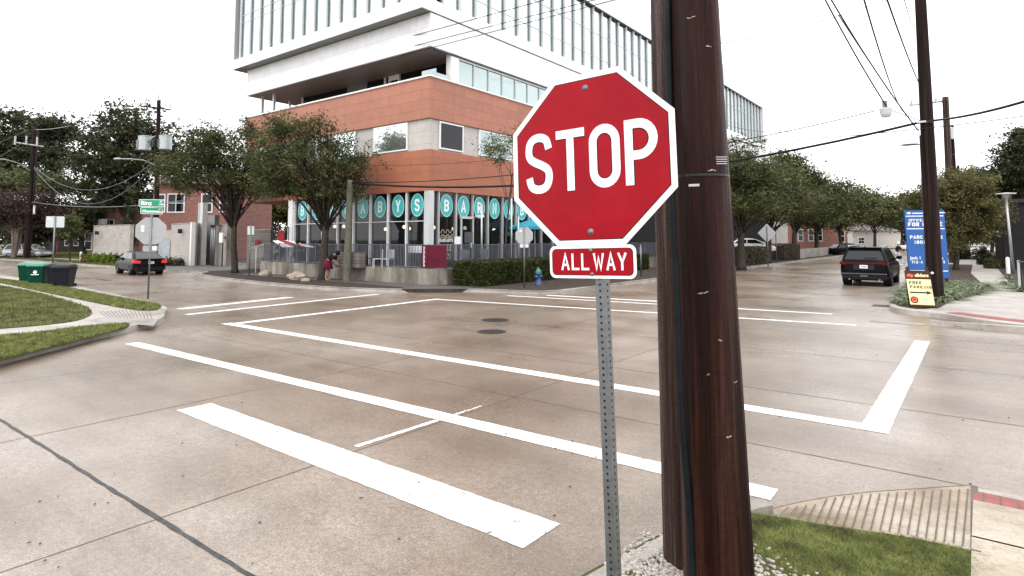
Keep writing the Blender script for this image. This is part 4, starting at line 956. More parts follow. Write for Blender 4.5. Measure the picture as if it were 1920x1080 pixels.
# menu board and box at the door
for (px, py, dd, mt, lb, w_, h_) in ((857, 452, 29.6, 'white_trim', 'white menu board leaning beside the restaurant door', .35, .42), (878, 450, 30.2, 'galvanised', 'grey metal cabinet top right of the restaurant door', .5, .6)):
    p = D(px, py, dd); o = thing('menu_board' if mt == 'white_trim' else 'metal_cabinet', (p.x, p.y, .76), lb, 'board' if mt == 'white_trim' else 'cabinet')
    MB().box((p.x-w_/2, p.y, p.z-.15), (p.x+w_/2, p.y+.08, p.z+h_-.2)).build('panel', mt, o); MB().box((p.x-.04, p.y+.02, .76), (p.x+.04, p.y+.06, p.z-.15)).build('leg', 'dark_metal', o)
# patio posts
for px, z1, lb in ((903, 3.9, 'thin white post standing in front of the R disc'), (959, 4.35, 'taller grey post rising in front of the second A disc'), (972, 3.4, 'short thin white post right of the taller grey post')):
    r_ = ray(px, 448); k = -19.9/r_[0]; yy = r_[1]*k; o = thing('patio_post', (-19.9, yy, .76), lb, 'post', 'thin posts on the terrace')
    MB().tube([(-19.9, yy, .76), (-19.9, yy, z1)], .045, 8).build('shaft', 'aluminium', o, True); MB().lathe((-19.9, yy, .76), (0, 0, 1), [(.12, 0), (.12, .03), (.05, .05)], 10).build('base_plate', 'aluminium', o)
def umbrella(x, y, zt, r, mat, label):
    o = thing('patio_umbrella', (x, y, .76), label, 'umbrella', 'umbrellas on the terrace'); mb = MB(); n = 8
    i = mb.pts([(x, y, zt)]+[(x+r*math.cos(2*math.pi*k/n), y+r*math.sin(2*math.pi*k/n), zt-.5) for k in range(n)]+[(x+r*math.cos(2*math.pi*k/n), y+r*math.sin(2*math.pi*k/n), zt-.66) for k in range(n)])
    for k in range(n): q = (k+1) % n; mb.face((i, i+1+k, i+1+q)); mb.face((i+1+k, i+1+n+k, i+1+n+q, i+1+q))
    mb.build('canopy', mat, o); MB().tube([(x, y, .76), (x, y, zt+.06)], .025, 8).build('pole', 'aluminium', o)
    for k in range(n): MB().tube([(x, y, zt-.25), (x+r*.97*math.cos(2*math.pi*k/n), y+r*.97*math.sin(2*math.pi*k/n), zt-.52)], .008, 4).build('rib', 'dark_metal', o)
p = D(1000, 415, 34.5); umbrella(p.x+.1, p.y, 3.35, 1.5, 'umbrella_teal', 'teal patio umbrella open beside the stop sign edge')
p = D(955, 425, 35.5); umbrella(p.x, p.y, 3.0, 1.4, 'umbrella_dark', 'dark blue patio umbrella open left of the teal one')
# hedge
HB = thing('clipped_hedge', (-17.6, 20, KZ), 'long box-clipped green hedge on the kerb bed beside the hydrant', 'hedge')
hp = [(-18.4, 19.75), (-17.15, 19.65), (-16.75, 20.1), (-16.9, 24), (-17.2, 30), (-17.6, 38), (-18.4, 38), (-18.6, 20.4)]
MB().prism([(p[0]*.999+.0-(.09 if p[0] > -17.7 else -.09), p[1]+(.08 if p[1] < 21 else 0)) for p in hp], KZ, 1.05).build('dark_core', 'mulch', HB)  # solid dark box inside, painting the shade behind the leaves
Pp = []
for i in range(len(hp)):
    a, b = hp[i], hp[(i+1) % len(hp)]; L = math.dist(a, b); n = int(L*2100)
    t = NR.uniform(size=n); Pp.append(np.stack([a[0]+(b[0]-a[0])*t+NR.normal(size=n)*.035, a[1]+(b[1]-a[1])*t+NR.normal(size=n)*.035, NR.uniform(KZ+.05, 1.16, n)], 1))
Q = np.stack([NR.uniform(-18.6, -16.7, 40000), NR.uniform(19.6, 38, 40000)], 1); Q = Q[inpoly(Q, hp)]
Pp.append(np.concatenate([Q, (1.13+.03*np.sin(Q[:, 1:2]*3)+NR.normal(size=(len(Q), 1))*.03)], 1))
leaves('foliage', np.concatenate(Pp), .04, 'hedge_leaf', HB, .6, .2)
# ================= TREES =================
def trunk_at(px, py, d):
    p = D(px, py, d); return (p.x, p.y, KZ if p.y > 0 else 0)
# two street oaks in front of the building
b = trunk_at(440, 512, 36.5)
tree('street_oak', b, lobes_px(36.5, [(395, 300, 55, 45), (355, 325, 45, 35), (320, 320, 32, 30), (440, 320, 62, 48), (480, 300, 40, 48), (400, 262, 50, 28), (468, 250, 42, 26), (350, 355, 32, 18), (470, 355, 45, 22), (495, 335, 32, 34), (330, 345, 34, 22), (425, 355, 40, 24), (385, 285, 60, 40)]), 'spreading street oak left of the restaurant, its trunk beside a small pole sign', group='street oaks before the restaurant', nclump=520, per=52, cr=.34, size=.085, tr=.19, nb=44, trunk_top=tuple(D(440, 400, 36.5)), hollow=.1)
b = trunk_at(605, 527, 30.2)
tree('street_oak', b, lobes_px(30.2, [(600, 320, 75, 42), (540, 280, 60, 45), (660, 310, 48, 42), (500, 320, 48, 48), (525, 350, 45, 26), (560, 355, 62, 22), (650, 350, 50, 18), (540, 240, 50, 28), (590, 235, 28, 34), (610, 275, 52, 38), (620, 368, 66, 16), (680, 355, 24, 18)]), 'spreading street oak right in front of the letter discs, a person behind its trunk', group='street oaks before the restaurant', nclump=560, per=50, cr=.30, size=.072, tr=.2, nb=60, trunk_top=tuple(D(612, 395, 30.2)), hollow=.1)
b = trunk_at(950, 300, 29); 
tree('young_tree', (D(945, 448, 27.5).x, D(945, 448, 27.5).y, KZ), lobes_px(27.5, [(945, 275, 42, 24), (990, 262, 30, 26), (930, 295, 25, 14)]), 'thin leafy crown half hidden behind the left corner of the stop sign face', nclump=70, per=40, cr=.26, size=.06, tr=.05, nb=7, leaf='oak_leaf_light', trunk_top=tuple(D(960, 330, 27.5)))
# big trees at the left
tree('broad_tree', tuple(D(232, 480, 68))[:2]+(0,), lobes_px(68, [(230, 300, 80, 75), (190, 340, 62, 60), (255, 240, 55, 40), (300, 300, 55, 60), (200, 270, 45, 40), (240, 370, 85, 38), (225, 215, 25, 22), (330, 290, 25, 40)]), 'big broad dark tree behind the green street name plates', nclump=520, per=52, cr=.8, size=.22, tr=.38, nb=34, leaf='dark_leaf', trunk_top=tuple(D(232, 390, 68)), hollow=.15)
tree('pine_tree', tuple(D(100, 480, 82))[:2]+(0,), lobes_px(82, [(102, 235, 32, 20), (88, 255, 25, 15), (120, 255, 20, 22), (95, 285, 35, 14), (115, 310, 32, 12), (90, 330, 26, 12), (110, 350, 26, 14), (150, 250, 12, 22), (140, 300, 20, 12)]), 'tall open pine with bare trunk between the two dark crowns at left', 'pine', nclump=230, per=60, cr=.62, size=.2, tr=.3, nb=30, leaf='dark_leaf', trunk_top=tuple(D(100, 250, 82)), hollow=.2)
tree('broad_tree', tuple(D(15, 480, 88))[:2]+(0,), lobes_px(88, [(20, 260, 60, 50), (60, 290, 45, 40), (-30, 300, 60, 60), (30, 330, 70, 40), (15, 225, 30, 18), (60, 250, 30, 25)]), 'dark dense tree filling the far left top corner of the street', nclump=360, per=52, cr=.95, size=.28, tr=.4, leaf='dark_leaf', hollow=.15)
tree('broad_tree', tuple(D(55, 480, 78))[:2]+(0,), lobes_px(78, [(40, 350, 55, 20), (90, 350, 40, 18), (10, 345, 40, 22)]), 'lower lighter green tree crown above the brown leafless shrub tree', nclump=200, per=60, cr=.7, size=.22, tr=.3, leaf='oak_leaf_light', hollow=.15)
tree('crape_myrtle', tuple(D(25, 484, 64))[:2]+(KZ,), lobes_px(64, [(30, 400, 55, 36), (75, 405, 35, 38), (-20, 400, 45, 36), (110, 400, 24, 34)]), 'many-stemmed crape myrtle with brown bare twigs beside the left utility pole', nclump=420, per=70, cr=.7, size=.13, tr=.16, nb=60, multi=7, leaf='twig_brown', bark='pale_bark', trunk_top=tuple(D(30, 430, 64)), hollow=.05)
tree('broad_tree', tuple(D(160, 480, 74))[:2]+(0,), lobes_px(74, [(150, 420, 40, 28), (185, 395, 40, 26), (90, 425, 40, 25), (60, 440, 55, 20)]), 'low dark tree under the pine, before the brick house', nclump=240, per=60, cr=.6, size=.2, tr=.25, leaf='dark_leaf', hollow=.1)
tree('young_tree', tuple(D(131, 492, 55))[:2]+(KZ,), lobes_px(55, [(131, 435, 20, 26), (135, 415, 12, 12)]), 'slender young tree on the verge left of the block wall', nclump=90, per=45, cr=.3, size=.1, tr=.06, nb=10, leaf='oak_leaf', trunk_top=tuple(D(131, 455, 55)), hollow=.1)
tree('young_tree', tuple(D(243, 492, 54))[:2]+(KZ,), lobes_px(54, [(243, 425, 13, 22), (240, 450, 14, 14), (246, 400, 8, 14)]), 'narrow dark young tree against the block wall beside the stop sign back', nclump=90, per=45, cr=.28, size=.1, tr=.06, nb=10, leaf='dark_leaf', trunk_top=tuple(D(243, 440, 54)), hollow=.1)
tree('broad_tree', tuple(D(500, 470, 80))[:2]+(0,), lobes_px(80, [(500, 395, 45, 30), (470, 405, 30, 22), (540, 400, 30, 24)]), 'bright tree seen under the carport beyond the wooden fence', nclump=170, per=60, cr=.7, size=.24, tr=.3, leaf='yellow_green_leaf', hollow=.1)
# the long row of oaks along the far side of the street going away
row = [(1390, 476, 42, 'nearest oak of the far row, right beside the big pole', [(1390, 330, 62, 60), (1350, 330, 40, 60), (1430, 350, 48, 50), (1390, 385, 80, 26)], 620),
       (1440, 480, 52, 'second oak of the far row, above the diamond signs', [(1450, 350, 55, 45), (1480, 380, 45, 30), (1440, 400, 50, 20)], 420),
       (1490, 472, 66, 'tall see-through oak of the far row rising above its neighbours', [(1490, 330, 38, 30), (1475, 305, 22, 20), (1520, 345, 32, 24), (1495, 385, 50, 30)], 330),
       (1530, 470, 74, 'third dark oak of the far row', [(1535, 385, 45, 32), (1560, 365, 35, 25), (1520, 410, 45, 18)], 360),
       (1580, 465, 88, 'oak of the far row with the leaning trunk above the black car', [(1590, 395, 45, 30), (1615, 380, 32, 22), (1570, 415, 45, 14)], 360),
       (1640, 462, 104, 'oak of the far row right above the roof of the black car', [(1640, 400, 40, 28), (1665, 395, 30, 20)], 300),
       (1690, 460, 125, 'farthest oak of the far row, left of the blue sign', [(1685, 405, 38, 26), (1715, 395, 30, 26)], 260)]
for px, py, d, lab, L, nc in row:
    tree('street_oak', tuple(D(px, py, d))[:2]+(KZ,), lobes_px(d, L), lab, group='oaks along the street going away', nclump=nc, per=58, cr=.5*d/50, size=.105*d/48, tr=.26, nb=18, leaf='oak_leaf_light' if d in (52, 88, 104) else 'oak_leaf', hollow=.12, trunk_top=tuple(D(px+(-8 if d == 88 else 0), 425, d)))
for i, (px, d, L, lf, lab) in enumerate([(1240, 62, [(1240, 300, 30, 50), (1200, 400, 60, 40), (1300, 380, 70, 60)], 'dark_leaf', 'dark tree hidden mostly behind the stop sign and the big pole'),
        (1760, 90, [(1765, 385, 40, 34), (1725, 375, 28, 20), (1790, 365, 35, 30)], 'yellow_green_leaf', 'yellow-green tree above the blue sign'),
        (1720, 160, [(1740, 425, 60, 22), (1800, 425, 40, 24)], 'oak_leaf', 'far dark tree closing the street behind the blue sign')]):
    tree('broad_tree', tuple(D(px, 460, d))[:2]+(0,), lobes_px(d, L), lab, nclump=260, per=58, cr=.55*d/60, size=.12*d/55, tr=.25, leaf=lf, hollow=.12)
# right-hand side
tree('bald_cypress', tuple(D(1792, 495, 40))[:2]+(KZ,), lobes_px(40, [(1790, 410, 45, 60), (1805, 350, 45, 30), (1840, 400, 42, 48), (1775, 450, 32, 45), (1835, 440, 26, 26), (1765, 370, 30, 30)]), 'rust-brown feathery cypress behind the blue sign', nclump=520, per=70, cr=.34, size=.085, tr=.16, nb=28, leaf='cypress_leaf', hollow=.1, trunk_top=tuple(D(1795, 400, 40)))
tree('broad_tree', tuple(D(1880, 490, 56))[:2]+(KZ,), lobes_px(56, [(1850, 350, 45, 28), (1880, 360, 45, 36), (1820, 345, 34, 20), (1895, 400, 45, 36), (1860, 410, 40, 28), (1800, 335, 25, 14)]), 'yellow-green tree over the right sidewalk beside the lamp post', nclump=460, per=62, cr=.5, size=.12, tr=.2, leaf='yellow_green_leaf', hollow=.1)
tree('broad_tree', tuple(D(1935, 490, 52))[:2]+(KZ,), lobes_px(52, [(1915, 285, 35, 35), (1895, 315, 35, 25), (1935, 330, 45, 40), (1880, 335, 22, 14), (1912, 250, 16, 14)]), 'dark tall tree at the right edge above the lamp post', nclump=360, per=58, cr=.5, size=.13, tr=.25, leaf='dark_leaf', hollow=.1)
tree('broad_tree', tuple(D(1860, 470, 95))[:2]+(KZ,), lobes_px(95, [(1855, 430, 35, 25), (1885, 420, 40, 35)]), 'dark distant tree at the end of the right sidewalk', nclump=220, per=60, cr=.9, size=.25, tr=.25, leaf='dark_leaf', hollow=.1)
# shrubs
def shrub(name, c, r, h, label, leaf, n=1500, size=.06, grp=None, cat='shrub'):
    root = thing(name, c, label, cat, grp); d = NR.normal(size=(n, 3)); d /= np.linalg.norm(d, axis=1)[:, None]; d[:, 2] = np.abs(d[:, 2])
    rr = NR.uniform(.55, 1.05, n)[:, None]; wob = 1+.15*np.sin(d[:, :1]*7+c[0])+.12*np.sin(d[:, 1:2]*9+c[1])
    P = np.array(c)+d*rr*wob*np.array([r, r, h]); leaves('foliage', P, size, leaf, root, .6, .2)
    mb = MB()
    for k in range(5): mb.tube([c, (c[0]+random.uniform(-.5, .5)*r, c[1]+random.uniform(-.5, .5)*r, c[2]+h*.7)], [.03, .01], 5)
    mb.build('stem', 'bark', root); return root
ords = ['first', 'second', 'third', 'fourth', 'fifth', 'sixth', 'seventh', 'eighth', 'ninth', 'tenth']
for k in range(6):
    p = D(165+k*13, 487+k*.7, 52-k*.8); shrub('low_shrub', (p.x, p.y, KZ), .62, .75, 'bright green low shrub at the foot of the block wall, %s from the left' % ords[k], 'shrub_leaf', 1500, .085, 'bright shrubs at the block wall')
for k in range(4):
    p = D(311+k*9.5, 496, 46); shrub('round_shrub', (p.x, p.y, KZ), .3, .62, 'small dark round shrub before the gate wall, %s from the left' % ords[k], 'dark_leaf', 700, .05, 'dark shrubs at the gate wall')
for k, (px, py, d, r, h) in enumerate([(1800, 480, 62, 1.1, 1.9), (1375+70, 478, 58, 0, 0)][:1]):
    p = D(px, py, d); shrub('dark_shrub', (p.x, p.y, KZ), r, h, 'tall dark shrub at the end of the planting bed beside the sidewalk', 'dark_leaf', 1800, .14)
for k, (px, d, r, h, lab) in enumerate([(1850, 48, .6, .9, 'dark rounded shrub against the black fence, left of the lamp post'), (1862, 42, .5, .8, 'rounded shrub at the foot of the lamp post'), (1842, 60, .8, 1.3, 'far dark shrub beside the sidewalk on its right')]):
    p = D(px, 480, d); shrub('dark_shrub', (p.x, p.y, KZ), r, h, lab, 'dark_leaf' if k != 1 else 'oak_leaf', 1400, .09)
# strap-leaved plants in the right bed
def strap_plant(n=85, L=.75, w=.028):
    V = []
    for k in range(n):
        a = random.uniform(0, 6.283); l = L*random.uniform(.6, 1.15); e = random.uniform(.35, 1.3); x = y = 0.; px, py = random.uniform(-.1, .1), random.uniform(-.1, .1)
        ca_, sa_ = math.cos(a), math.sin(a); prev = None; S = 5
        for s in range(S+1):
            t = s/S; el = e*(1-t)+(-.7)*t; 
            if s: x += math.cos(el)*l/S; y += math.sin(el)*l/S
            ww = w*(1-t)**.6*(.6+.4*min(1, t*4)); c = (px+x*ca_, py+x*sa_, max(y, .01)); A = (c[0]-sa_*ww, c[1]+ca_*ww, c[2]); Bb = (c[0]+sa_*ww, c[1]-ca_*ww, c[2])
            if prev: V.append([prev[0], prev[1], Bb, A])
            prev = (A, Bb)
    return V
protos = [np.array(strap_plant()) for _ in range(4)]
pl = []
yy = 21.9
rows_ = 0
rr = random.Random(5)
spots = []
for k in range(400):
    y = rr.uniform(21.8, 33); x = rr.uniform(-2.3, .1)
    if inpoly(np.array([[x, y]]), [(-2., 22.6), (-1.75, 21.9), (-1.55, 22.2), (-.95, 23.4), (-.7, 25.3), (-.05, 28.8), (0., 33), (-2.5, 33), (-2.25, 26)])[0] and all((x-a)**2+(y-b_)**2 > .2 for a, b_ in spots): spots.append((x, y))
    if len(spots) >= 66: break
spots.sort(key=lambda s: s[1])
pro = []
for i, (x, y) in enumerate(spots):
    if i < 4:
        root = thing('strap_leaf_plant', (0, 0, 0), 'x', 'plant', 'strap-leaved plants in the right bed'); quadmesh('foliage', protos[i], 4, 'strap_leaf', root); pro.append(root)
        MB().tube([(0, 0, 0), (0, 0, .12)], [.09, .05], 7).build('crown_base', 'mulch', root)
    else:
        root = copy_tree(pro[i % 4]); root.rotation_euler.z = rr.uniform(0, 6.28)
    sc_ = rr.uniform(.95, 1.3) if y > 24.5 else rr.uniform(.75, 1.0)
    root.location = (x, y, KZ+.02); root.scale = (sc_, sc_, sc_*.95)
    if y < 23.3 and x < -1.4: root['label'] = 'pale strap-leaved plant at the kerb tip behind the yellow sandwich board'
    elif y < 26: root['label'] = 'pale strap-leaved plant in the near end of the right bed, beside the brown pole'
    elif y < 29.5: root['label'] = 'pale strap-leaved plant in the middle of the right bed, beside the blue sign'
    else: root['label'] = 'pale strap-leaved plant in the far part of the right bed, beyond the blue sign'
    root['group'] = root['label'].replace('plant', 'plants', 1)
for i, (px, d) in enumerate([(1885, 27), (1900, 25), (1915, 23.5), (1925, 25), (1892, 31)]):
    p = D(px, 500, d); c = copy_tree(pro[i % 4]); c.location = (p.x, p.y, KZ+.02); c.scale = (1, 1, 1); c['label'] = 'dark strap-leaved plant along the right edge of the sidewalk'; c['group'] = 'plants along the right edge of the sidewalk'
# far hedges and low walls beyond the diamond signs
def hedge(name, a, b, wd, h, label, leaf='dark_leaf', z=KZ):
    root = thing(name, (a.x, a.y, z), label, 'hedge'); dv = Vector((b.x-a.x, b.y-a.y, 0)); L = dv.length; dd = dv/L; nn = Vector((-dd.y, dd.x, 0))
    MB().obox((a.x, a.y, z), dv, nn*wd*.9, (0, 0, h*.93)).build('dark_core', 'mulch', root)  # dark inner box stands for the hedge's shaded inside
    n = int(L*260); t = NR.uniform(0, L, n); s = NR.uniform(-.05, wd, n); s = np.where(NR.uniform(size=n) < .5, NR.normal(size=n)*.04, s); zz = np.where(np.abs(s) < .1, NR.uniform(0, h, n), h+NR.normal(size=n)*.04)
    P = np.stack([a.x+dd.x*t+nn.x*s, a.y+dd.y*t+nn.y*s, z+zz], 1); leaves('foliage', P, .09, leaf, root, .6, .2); return root
hedge('far_hedge', D(1382, 470, 46), D(1442, 470, 50), 1.2, 1.35, 'dark hedge under the nearest oak, before a parked white car')
hedge('far_hedge', D(1470, 470, 58), D(1500, 470, 60), 1.5, 1.5, 'dark boxy hedge right of the diamond signs')
o = thing('low_wall', tuple(D(1500, 470, 62))[:2]+(KZ,), 'low grey wall between the dark hedge and the oaks', 'wall'); a, c = D(1492, 470, 62), D(1565, 470, 82); MB().obox((a.x, a.y, 0), (c.x-a.x, c.y-a.y, 0), (-.3, 0, 0), (0, 0, 1.1)).build('wall_body', 'kerb_concrete', o)
# ================= HOUSES, WALLS AT LEFT =================
def wallbox(name, p0, p1, h, th, mat, label, cat='wall', z=0):
    o = thing(name, (p0.x, p0.y, z), label, cat); dv = Vector((p1.x-p0.x, p1.y-p0.y, 0)); n_ = Vector((-dv.y, dv.x, 0)).normalized()*th
    MB().obox((p0.x, p0.y, z), dv, n_, (0, 0, h)).build('wall_body', mat, o)
    MB().obox(Vector((p0.x, p0.y, z+h))-n_*.1-dv*.002, dv*1.004, n_*1.2, (0, 0, .07)).build('coping', 'kerb_concrete', o); return o
o = wallbox('block_wall', D(173, 480, 56), D(242, 480, 52), 3.35, .3, 'block_wall', 'pale concrete block wall left of the narrow dark tree')
p = D(184, 436, 54.8); MB().box((p.x-.08, p.y-.25, p.z-.2), (p.x+.08, p.y+.05, p.z+.12)).build('wall_lamp', 'dark_metal', o)
o = wallbox('block_wall', D(319, 490, 50), D(354.5, 490, 46.5), 3.35, .3, 'block_wall', 'taller concrete block wall with a lamp, right of the grey gate')
p = D(340, 433, 47.6); MB().box((p.x-.08, p.y-.25, p.z-.2), (p.x+.08, p.y+.05, p.z+.15)).build('wall_lamp', 'dark_metal', o)
p, q = D(354.5, 490, 46.4), D(357, 490, 46.2); MB().obox((p.x, p.y, 0), (q.x-p.x, q.y-p.y, 0), (0, .3, 0), (0, 0, 3.45)).build('corner_trim', 'white_trim', o)
p, q = D(357, 490, 46.3), D(377, 490, 50); MB().obox((p.x, p.y, 0), (q.x-p.x, q.y-p.y, 0), (.1, .3, 0), (0, 0, 3.4)).build('return_wall', 'block_wall', o)
o = wallbox('garden_wall', D(298, 480, 53), D(320, 480, 52), 2.9, .2, 'block_wall', 'grey wall above the grey gate, between the stop sign back and the block wall')
p, q = D(298, 480, 52.8), D(319, 480, 51.8); MB().obox((p.x, p.y, 0), (q.x-p.x, q.y-p.y, 0), (0, -.08, 0), (0, 0, 2.0)).build('gate', 'grey_gate', o)
o = wallbox('service_wall', D(377, 490, 50), D(424, 490, 45.5), 3.2, .3, 'kerb_concrete', 'grey service wall with conduits and meter boxes behind the left street oak')
o = thing('electric_cabinet', tuple(D(400, 480, 47))[:2]+(0,), 'grey metal switch cabinet on three pipes against the service wall', 'electrical cabinet')
p = D(405, 413, 46.5); MB().box((p.x-.5, p.y-.35, p.z-.38), (p.x+.5, p.y, p.z+.38)).build('cabinet', 'galvanised', o)
for k in range(3): MB().tube([(p.x-.33+k*.25, p.y-.15, 0), (p.x-.33+k*.25, p.y-.15, p.z-.38)], .065, 8).build('conduit', 'galvanised', o, True)
p = D(384, 413, 47.6); o = thing('steel_column', (p.x, p.y, 0), 'wide dark grey steel channel standing against the service wall, left of the cabinet', 'column'); MB().box((p.x-.32, p.y-.3, 0), (p.x+.3, p.y, 5.0)).build('web', 'grey_fin', o); MB().box((p.x-.38, p.y-.36, 0), (p.x-.3, p.y+.02, 5.0)).box((p.x+.28, p.y-.36, 0), (p.x+.36, p.y+.02, 5.0)).build('flanges', 'aluminium', o)
p = D(421, 445, 45.2); o = thing('meter_box', (p.x, p.y, p.z-.4), 'small white meter box with round dial right of the grey cabinet', 'meter box'); MB().box((p.x-.26, p.y-.28, p.z-.38), (p.x+.24, p.y-.02, p.z+.34)).build('box', 'white_trim', o); MB().lathe((p.x+.34, p.y-.12, p.z+.02), (0, -1, 0), [(.13, 0), (.13, .08), (.0, .1)], 12).build('dial', 'galvanised', o); MB().tube([(p.x, p.y-.12, 0), (p.x, p.y-.12, p.z-.38)], .05, 6).build('conduit', 'dark_metal', o)
# wooden fence beside the carport
o = wallbox('wooden_fence', D(462, 490, 43), D(506, 490, 40), 2.75, .1, 'wood_fence_plank', 'grey plank fence under the building behind the small pole sign', 'fence')
p = D(484, 455, 41.2); MB().box((p.x-.22, p.y-.1, p.z-.2), (p.x+.22, p.y-.05, p.z+.2)).build('notice', 'cloth_red', o)
o = thing('stair_railing', tuple(D(470, 490, 38))[:2]+(KZ,), 'short sloped pale handrail at the left end of the terrace', 'railing'); a, c = D(468, 466, 38), D(494, 458, 35.6)
MB().tube([a, c], .03, 6).build('handrail', 'aluminium', o)
mb = MB()
for k in range(12): q = a.lerp(c, k/11); mb.tube([q, q-Vector((0, 0, .75))], .012, 4)
mb.build('bars', 'aluminium', o); q = a.lerp(c, .5); MB().tube([q, (q.x, q.y, KZ)], .03, 6).build('post', 'aluminium', o)
# brick houses
def house(name, p0, p1, depth, h, label, wins, roof=2.2, mat='house_brick'):
    o = thing(name, (p0.x, p0.y, 0), label, 'house'); dv = Vector((p1.x-p0.x, p1.y-p0.y, 0)); L = dv.length; dd = dv/L; nn = Vector((-dd.y, dd.x, 0))
    if nn.dot(Vector((-sa, ca, 0))) < 0: nn = -nn
    P = Vector((p0.x, p0.y, 0)); MB().obox(P, dv, nn*depth, (0, 0, h)).build('wall', mat, o)
    if roof:
        mb = MB(); a, b_, c, d_ = P-dd*.4-nn*.5, P+dv+dd*.4-nn*.5, P+dv+dd*.4+nn*(depth+.5), P-dd*.4+nn*(depth+.5); zz = Vector((0, 0, h)); r0 = P+dd*L*.25+nn*depth/2+Vector((0, 0, h+roof)); r1 = P+dd*L*.75+nn*depth/2+Vector((0, 0, h+roof))
        mb.poly([a+zz, b_+zz, r1, r0]); mb.poly([b_+zz, c+zz, r1]); mb.poly([c+zz, d_+zz, r0, r1]); mb.poly([d_+zz, a+zz, r0]); mb.poly([a+zz, d_+zz, c+zz, b_+zz]); mb.build('roof', 'roof_shingle', o)
    for (u, z, w_, hh) in wins:
        q = P+dd*u*L-nn*.06+Vector((0, 0, z)); f_ = MB().obox(q-dd*.08-Vector((0, 0, .1)), dd*(w_+.16), nn*.06, (0, 0, hh+.18)).build('window', 'white_trim', o)
        mb = MB()
        nv = 2 if w_ > 1 else 1
        for i in range(nv):
            for j in range(2): mb.obox(q-nn*.02+dd*(i*w_/nv+.05)+Vector((0, 0, j*hh/2+.04)), dd*(w_/nv-.1), nn*.03, (0, 0, hh/2-.08))
        mb.build('pane', 'dark_glass', f_)
    return o
house('brick_house', D(283, 480, 60), D(432, 480, 60), 10, 7.6, 'red brick house with white twin windows behind the block walls', [(.19, 4.85, 1.6, 1.75), (.62, 4.85, 1.0, 1.75), (.85, 4.9, .9, 1.6), (.02, 4.85, 1.0, 1.7)])
o = house('brick_house', D(152, 480, 74), D(262, 480, 74), 12, 6.2, 'dark red brick house with a white window unit, left of the block wall', [(.02, 3.2, .7, 1.3), (.38, 3.2, 1.1, 1.3), (.06, .9, .8, 2.), (.7, 3.0, .9, 1.4)])
p = D(198, 416, 73.6); MB().box((p.x-.5, p.y-.6, p.z-.35), (p.x+.5, p.y, p.z+.35)).build('air_conditioner', 'white_trim', o)
house('far_house', D(85, 475, 95), D(152, 475, 92), 10, 4.3, 'low shaded house with a red door behind the young tree', [(.55, 1.2, .9, 1.6), (.8, 1.2, .9, 1.6)], 4.2, 'interior_dark')
p = D(106, 450, 90); o = thing('red_door', (p.x, p.y, 0), 'dark red door panel in the shaded porch behind the white rectangular sign back', 'door'); MB().box((p.x-1.1, p.y-.1, 0), (p.x+1.1, p.y, 4)).build('panel', 'maroon', o); MB().box((p.x-1.3, p.y-.14, 4), (p.x+1.3, p.y, 4.3)).build('frame', 'cream_wall', o)
house('far_house', D(1368, 470, 70), D(1396, 470, 75), 8, 6.6, 'pale house with a red roof edge, just right of the big pole', [(.2, 3, .8, 1.4)], 0, 'cream_wall')
house('far_house', D(1398, 470, 78), D(1478, 470, 82), 12, 5.6, 'pale building behind the nearest oak and parked white car', [(.1, 1.3, 3.2, 3.2)], 0, 'cream_wall')
house('far_house', D(1484, 470, 92), D(1590, 470, 96), 10, 5.4, 'dark brick house with white windows behind the far row of oaks', [(.12, 1.9, .9, 1.7), (.3, 1.9, .9, 1.7), (.46, 1.9, .9, 1.7), (.85, 1.7, 1., 1.9)], 2)
house('far_house', D(1600, 466, 130), D(1690, 466, 140), 10, 4, 'white low house glimpsed above the roof of the black car', [(.1, 1.2, 2.2, 1.3)], 2, 'cream_wall')
p = D(1900, 480, 44); o = thing('dark_building', (p.x+1.6, p.y-3, 0), 'black slatted building front at the right edge behind the lamp post', 'building'); MB().box((p.x-.5, p.y-4, 0), (p.x+9, p.y+26, 4.6)).build('wall', 'dark_wall', o); mb = MB()
for k in range(60): mb.box((p.x-.56, p.y-4+k*.5, .1), (p.x-.5, p.y-3.86+k*.5, 4.5))
mb.build('slats', 'interior_dark', o); MB().box((p.x-.7, p.y-4.2, 4.6), (p.x+9.2, p.y+26.2, 4.85)).build('roof_edge', 'dark_metal', o)
# red-and-white sloped canopy at the terrace
p = D(530, 450, 36); o = thing('sloped_awning', (p.x, p.y, TZ), 'sloped white awning with a red stripe at the left end of the terrace', 'awning')
a, b_, c, d_ = D(511, 451, 36.5), D(541, 450, 36), D(590, 463, 35), D(530, 463, 35.4)
for (u0, u1, mt, nm) in ((0, .35, 'cloth_white', 'panel'), (.35, .75, 'cloth_red', 'panel'), (.75, 1, 'cloth_white', 'panel')):
    q = [a.lerp(b_, u0), a.lerp(b_, u1), d_.lerp(c, u1), d_.lerp(c, u0)]; mb = MB(); mb.poly(q); mb.poly([v-Vector((0, 0, .03)) for v in q][::-1]); mb.build(nm, mt, o)
fm = MB()
for q in (a, b_): fm.tube([q, q+Vector((0, 0, .75))], .03, 6)
fm.tube([a+Vector((0, 0, .75)), b_+Vector((0, 0, .75))], .03, 6); fm.tube([a, (a.x, a.y, TZ)], .03, 6); fm.tube([b_, (b_.x, b_.y, TZ)], .03, 6); fm.build('frame', 'dark_metal', o)
p = D(526, 441, 36.6); MB().box((p.x-.35, p.y, p.z-.28), (p.x+.35, p.y+.05, p.z+.28)).build('red_notice', 'cloth_red', o)
